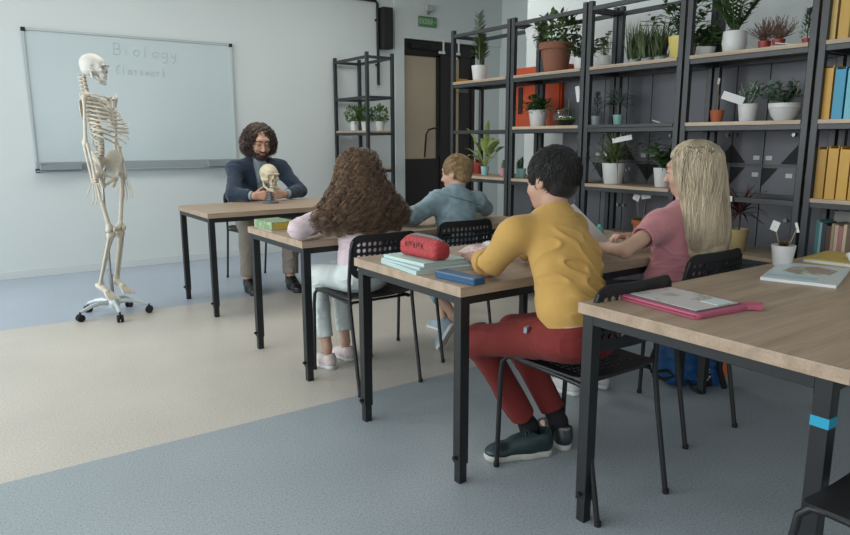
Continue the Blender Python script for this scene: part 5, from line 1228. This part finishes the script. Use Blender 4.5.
# ------------------------------------------------------------ things on the desks
M_PINK=mat('pink_nylon','#a8536a',.55,var=.05,bump=.1)
def printmat(name,base,blot,th=.55,sc=9,c2=None):
    m=mat(name,base,.45); nt=m.node_tree; b=nt.nodes['Principled BSDF']; tc=nt.nodes.new('ShaderNodeTexCoord')
    n=nt.nodes.new('ShaderNodeTexNoise'); n.inputs['Scale'].default_value=sc; n.inputs['Detail'].default_value=4; nt.links.new(tc.outputs['Object'],n.inputs['Vector'])
    r=nt.nodes.new('ShaderNodeValToRGB'); e=r.color_ramp.elements; e[0].position=th-.03; e[0].color=(*rgb(base),1); e[1].position=th+.04; e[1].color=(*rgb(blot),1)
    if c2: q=e.new(min(.95,th+.12)); q.color=(*rgb(c2),1)
    nt.links.new(n.outputs['Fac'],r.inputs['Fac']); nt.links.new(r.outputs['Color'],b.inputs['Base Color']); return m
DT=.7402
def quad_slab(pts,z0,z1): return MB().prism(pts,z0,z1)
def rr_poly(w,h,r,n=5):
    P=[]
    for cx,cy,a0 in ((w/2-r,h/2-r,0),(-w/2+r,h/2-r,PI/2),(-w/2+r,-h/2+r,PI),(w/2-r,-h/2+r,1.5*PI)):
        for k in range(n+1): a=a0+PI/2*k/n; P.append((cx+r*math.cos(a),cy+r*math.sin(a)))
    return P
pk=thing('pink_case','flat pink zip case with drawings in its clear top on the nearest desk','case',(1.80,1.185,DT),-.10)
MB().prism(rr_poly(.235,.295,.02),0,.017).build('case_body',M_PINK,pk,bevel=.006)
MB().prism(rr_poly(.200,.262,.006),.0172,.0190).build('dark_lining',mat('grey_lining','#55505e',.6),pk)
MB().prism(rr_poly(.188,.250,.004),.0192,.0205).build('drawing_sheet',printmat('printed_sheet','#bfb9b8','#9a8f86',.60,22,'#aabdb5'),pk)
MB().box((.045,-.085,.0212),(.07,.06,.0012)).build('name_label',mat('pale_label','#c3cfca',.5),pk)
MB().add([(.09,-.12,.003),(.10,-.145,.003),(.135,-.175,.001),(.165,-.155,.001),(.11,-.09,.003),(.09,-.12,.013),(.10,-.145,.013),(.135,-.175,.020),(.165,-.155,.020),(.11,-.09,.013)],[(4,3,2,1,0),(5,6,7,8,9),(0,1,6,5),(1,2,7,6),(2,3,8,7),(3,4,9,8),(4,0,5,9)]).build('strap',M_PINK,pk,bevel=.001)
MB().tube([(-.02,.145,.012),(-.04,.165,.016),(-.015,.185,.018),(.02,.175,.016),(.015,.148,.012)],.007,8).build('pull_tab',M_PINK,pk,smooth=True)
MB().tube([(-.118,-.14,.010),(-.118,.14,.010)],.0025,6).build('zip',mat('zip_dark_pink','#7f2a44',.5),pk)
mg=thing('colouring_book','white picture book with a floral print lying on the nearest desk','book',(2.565,1.185,DT),.30)
MB().b2((-.192,-.118,.0),(.192,.118,.011)).build('pages',M_PAPER,mg,bevel=.002)
MB().b2((-.193,-.119,.0111),(.193,.119,.0122)).build('cover',mat('cover_white','#c3cdd0',.4),mg)
MB().prism([(-.02,-.075),(.09,-.09),(.14,-.02),(.10,.06),(-.01,.08),(-.06,.02)],.0124,.0130).build('floral_print',printmat('floral_print','#c0c8c2','#8f9a78',.44,26,'#a58b8b'),mg)
MB().box((-.13,.03,.0126),(.06,.16,.0006)).build('pale_blue_text',mat('print_blue','#a9c2cc',.5),mg)
tb_=thing('tan_book','tan and yellow book at the far right of the nearest desk','book',(2.99,1.20,DT),.1)
MB().b2((-.14,-.15,0),(.14,.15,.003)).b2((-.14,-.15,.015),(.14,.15,.018)).build('cover',mat('tan_yellow_cover','#b9a35f',.5,var=.15,vscale=14),tb_,bevel=.001)
MB().b2((-.135,-.145,.003),(.137,.145,.015)).build('pages',M_PAPER,tb_)
S=SDF(); S.ell((2.97,1.17,.775),(.055,.05,.020),None,.01); S.disp(lambda P:-.006*np.sin(P[:,0]*120)*np.sin(P[:,1]*130+1)-.004*np.sin(P[:,1]*60+P[:,0]*90)); V,F=S.mesh(.004)
tag(raw('crumpled_tissue',V-A(2.97,1.17,.760),F,M_PAPER),'crumpled white tissue lying on the tan and yellow book','tissue').location=(2.97,1.17,.7605)
def notebook(label,x,y,z,w,h,t,rz,col,edge='#c4cac8'):
    T_=thing('notebook',label,'notebook',(x,y,z),rz,'notebooks under the red pencil case')
    m=mat('note_'+col[1:],col,.5,var=.05,vscale=12)
    MB().b2((-w/2,-h/2,0),(w/2,h/2,.0015)).b2((-w/2,-h/2,t-.0015),(w/2,h/2,t)).b2((-w/2,-h/2,.0015),(-w/2+.002,h/2,t-.0015)).build('cover',m,T_)
    MB().b2((-w/2+.003,-h/2+.002,.0015),(w/2-.002,h/2-.002,t-.0015)).build('pages',mat('page_edge','#b9bdb9',.7,bump=.5,bscale=400,stretch=(1,1,12)),T_)
notebook('wide pale mint notebook at the bottom of the stack, second row desk',1.530,2.165,DT,.25,.30,.016,-.10,'#a9c4c0')
notebook('pale blue-white notebook in the middle of the stack',1.535,2.175,DT+.0165,.24,.28,.008,-.02,'#aebfc4')
notebook('mint notebook on top of the stack directly under the red pencil case',1.540,2.185,DT+.025,.215,.27,.012,.04,'#b0cbc2')
RC=(1.525,2.165,DT+.0375); rc_=thing('pencil_case','red mesh pencil case with grey zip on the notebook stack','pencil case',RC,.06)
S=SDF(); S.box((0,0,.033),(.085,.235,.064),.022,None,.01); S.cone((0,-.085,.050),(0,.085,.052),.028,.030,.02); S.disp(lambda P:-.0015*np.sin(P[:,1]*260)*np.sin(P[:,2]*260)); V,F=S.mesh(.004)
raw('case_body',V,F,mat('red_mesh','#a53338',.6,var=.12,vscale=90,bump=.5,bscale=260),rc_)
MB().tube([(.008,-.112,.045),(.008,-.10,.072),(.008,-.06,.081),(.008,.06,.083),(.008,.10,.074),(.008,.114,.045)],.008,8).build('zip',mat('zip_grey','#5f6264',.5,bump=.4,bscale=300),rc_,smooth=True)
lt=MB()
for i,(y,z) in enumerate(((.07,.052),(.045,.052),(.02,.052),(-.005,.052),(-.03,.052))):
    strokes_=[[(0,0),(0,1)],[(0,1),(.7,1)],[(.7,1),(.7,.3)]] if i%2 else [[(0,0),(.35,1)],[(.35,1),(.7,0)]]
    for s_ in strokes_: lt.tube([(-.0435,y-p[0]*.018,z-.012+p[1]*.022) for p in s_],.0016,4)
lt.build('dark_print',mat('print_dark','#3c1f22',.6),rc_)
bc=thing('blue_case','slim bright blue plastic case at the front corner of the second row desk','case',(1.465,1.862,DT),.10)
MB().prism(rr_poly(.058,.205,.008),0,.026).build('case_body',mat('blue_plastic','#1b5074',.4),bc,bevel=.004)
MB().prism(rr_poly(.059,.206,.008),.014,.0165).build('lid_seam',mat('blue_dark','#123f66',.4),bc)
MB().box((0,.104,.015),(.022,.008,.012)).build('clasp',mat('blue_dark','#123f66',.4),bc,bevel=.002)
def openbook(label,x,y,rz,w,h,cm,pm,lift=.03,left=.02,z=DT):
    T_=thing('open_book',label,'book',(x,y,z),rz)
    MB().b2((-w,-h/2,0),(w,h/2,.003)).build('cover',cm,T_)
    for s in (-1,1):
        n=9; V=[];F=[]
        for i in range(n):
            t=i/(n-1); xx=s*t*(w-.004); zz=.004+ (lift if s>0 else left)*math.sin(PI*min(1,t*1.05))**.8*(1-.45*t)+.010*(1-t)
            for yv in (-h/2+.004,h/2-.004): V.append((xx,yv,zz)); 
            for yv in (-h/2+.004,h/2-.004): V.append((xx,yv,.0032))
        for i in range(n-1):
            a=i*4; b=a+4; F+=[(a,b,b+1,a+1),(a+2,a+3,b+3,b+2),(a,a+2,b+2,b),(a+1,b+1,b+3,a+3)]
        F+=[(0,1,3,2),((n-1)*4,(n-1)*4+2,(n-1)*4+3,(n-1)*4+1)]
        MB().add(V,F).build('page_block',pm,T_,smooth='auto')
PINKP=printmat('pink_print','#c9b9b6','#b98a8c',.52,12,'#c4c6c2')
openbook('open book with pale pink pages in front of the boy in yellow',1.99,2.27,.10,.145,.20,mat('cover_pink','#b07f84',.5),PINKP)
openbook('open exercise book lying before the blonde girl',2.42,2.10,-.1,.14,.20,mat('cover_blue','#6d8a94',.5),mat('page_white','#cfd1ce',.6))
pg=thing('paper_sheet','large white page standing on edge between the boy in yellow and blonde girl','paper',(2.22,1.975,DT))
V=[];F=[]
P2=[(-.24,.0),(.135,.0),(.185,.055),(-.03,.225),(-.20,.17)]
for th_ in (0,.003): V+=[(x,.02*math.sin((x+.2)*8)+th_,z) for x,z in P2]
MB().add(V,[(0,1,2,3,4),(9,8,7,6,5),(0,5,6,1),(1,6,7,2),(2,7,8,3),(3,8,9,4),(4,9,5,0)]).build('page',M_PAPER,pg)
tq=SDF(); tq.ell((0,0,.018),(.045,.032,.020),None,.01); tq.cone((-.02,0,.03),(-.045,.01,.055),.012,.010,.012); tq.cone((.02,0,.03),(.03,.01,.045),.012,.009,.012); tq.plane((0,0,-1),(0,0,0)); V,F=tq.mesh(.004)
o_=tag(raw('turquoise_toy',V,F,mat('turquoise_rubber','#4fa595',.5)),'small turquoise rubber toy at the far end of the second row desk','toy'); o_.location=(2.80,2.38,DT)
st=thing('book','thick green and yellow patterned block book on the first row desk corner','book',(1.505,3.615,DT+.0042),.06)
MB().b2((-.075,-.115,0),(.075,.115,.003)).b2((-.075,-.115,.042),(.075,.115,.045)).b2((-.075,-.115,.003),(-.072,.115,.042)).build('cover',printmat('green_pattern','#6f8f68','#a9b79f',.56,40,'#b39c4a'),st)
MB().b2((-.072,-.113,.003),(.073,.113,.042)).build('pages',mat('yellow_pages','#c4ad4c',.7,bump=.4,bscale=300,stretch=(1,1,12)),st)
pp=MB().box((0,0,.002),(.21,.27,.004)).build('pink_notebook',mat('pink_paper','#c3a9ab',.6),None,bevel=.001); pp.location=(1.53,3.60,DT); pp.rotation_euler=(0,0,-.04); tag(pp,'thin pale pink notebook under the green and yellow block book','notebook')

def papertag(label,px,py,X,w,h,rx,ry,name='paper_tag',cat='paper'):
    y,z=PXY(px,py,X); o=MB().box((0,0,0),(.0015,w,h),(rx,0,0)).build(name,M_PAPER); o.location=(X,y,z); o.rotation_euler=(0,ry,0); return tag(o,label,cat)
TC=bpy.data.objects['potted_plant.001']; addtag(TC,532,32,XS-.09,.11,.085,-.25,.2); MB().tube([(-.09,.10,.17),(-.10,.14,.24)],.002,5).build('stick',mat('bamboo','#9c8a68'),TC)
CP=[o for o in bpy.data.objects if o.get('label','').startswith('cream pot')][0]; addtag(CP,733,98,XS-.08,.12,.045,.35,.5)
tr=bpy.data.objects['glass_terrarium']; addtag(tr,578,94,XS-.02,.035,.11,-.2,.1)
MB().tube([(0,-.03,.05),(0,-.035,.20)],.0018,5).build('stick',mat('bamboo','#9c8a68'),tr)
y_=PXY(534,152,XS-.02)[0]; ps=thing('card_stand','grey card stand with a white sheet right of the small turquoise cactus pot','stand',(XS+.04,y_,z3))
MB().b2((-.03,-.055,0),(.03,.055,.01)).box((.0,0,.10),(.008,.105,.19),(0,.15,0)).build('stand_body',mat('stand_grey','#6c7176',.5),ps,bevel=.002)
MB().box((-.006,-.005,.085),(.002,.085,.12),(0,.15,0)).build('white_sheet',M_PAPER,ps)
y_=PXY(791,44,XS)[0]; fp=thing('folded_paper','folded white papers lying on the top shelf between heather pots and conifer','paper',(XS-.06,y_-.0,z1))
MB().box((0,0,.004),(.14,.10,.007),(0,0,.3)).build('lower_sheets',M_PAPER,fp); MB().box((.01,.01,.016),(.12,.09,.004),(.15,0,.5)).build('folded_sheet',M_PAPER,fp)
y_=PXY(666,122,XS)[0]; fq=tag(MB().box((0,0,.012),(.09,.05,.003),(.35,0,.3)).build('folded_card',M_PAPER),'small folded white card lying on the black shelf right of the tall blades','card'); fq.location=(XS-.08,y_,z2+.001)
# ------------------------------------------------------------ backpack
bp_=thing('backpack','blue backpack with black lettered straps and orange pocket on the floor','backpack',(3.02,1.92,0),-.62)
S=SDF(); S.box((0,0,.215),(.29,.15,.42),.055,None,.01); S.box((0,.0,.12),(.31,.19,.22),.05,None,.03); S.disp(folds(.006,30,77)); S.plane((0,0,-1),(0,0,.002)); V,F=S.mesh(.006); raw('bag_body',V,F,mat('blue_nylon','#154f82',.55,var=.12,vscale=12,bump=.2),bp_)
S=SDF(); S.box((.130,-.05,.13),(.06,.09,.17),.025,None,.01); V,F=S.mesh(.005); raw('side_pocket',V,F,mat('orange_nylon','#c4652a',.6,var=.08),bp_)
MKS=mat('black_webbing','#141314',.8,bump=.3)
MB().box((-.085,-.098,.215),(.034,.012,.40)).build('back_panel',MKS,bp_,bevel=.004)
sp_=MB().tube([(.005,-.085,.41),(.01,-.118,.33),(.02,-.128,.22),(.03,-.125,.12),(.055,-.120,.035)],[.017]*5,8).build('shoulder_strap',MKS,bp_,smooth=True)
w_=MB()
for i,z in enumerate((.355,.315,.275,.235,.195,.155,.115,.075)):
    x=.008+.045*(1-z/.4)**1.6; y=-.1405-.004*(1-abs(z-.22)/.2)
    for (a,b) in ([(-.008,-.012),(.008,.012)],[(-.008,.012),(.008,.012)]) if i%2 else ([(-.008,-.012),(-.006,.012)],[(-.006,0),(.008,-.008)],[(.008,.012),(.0,.0)]): w_.tube([(x+a[0],y,z+a[1]),(x+b[0],y,z+b[1])],.0022,4)
w_.build('white_lettering',mat('print_white','#b9b9b5',.6),sp_)
MB().tube([(.10,-.09,.40),(.105,-.115,.28),(.10,-.118,.12),(.13,-.125,.02)],[.015]*4,8).build('shoulder_strap',MKS,bp_,smooth=True)
MB().tube([(-.13,-.03,.39),(-.19,-.06,.25),(-.235,-.07,.13),(-.225,-.09,.09),(-.15,-.09,.10),(-.11,-.09,.07),(-.16,-.10,.055),(-.22,-.09,.075)],.009,8).build('loose_strap',MKS,bp_,smooth=True)
MB().tube([(-.05,-.10,.05),(-.035,-.14,.02),(-.01,-.17,.012)],.008,6).build('strap_end',MKS,bp_,smooth=True)
MB().tube([(-.04,0,.42),(-.03,0,.455),(.03,0,.455),(.04,0,.42)],.008,8).build('grab_handle',MKS,bp_,smooth=True)
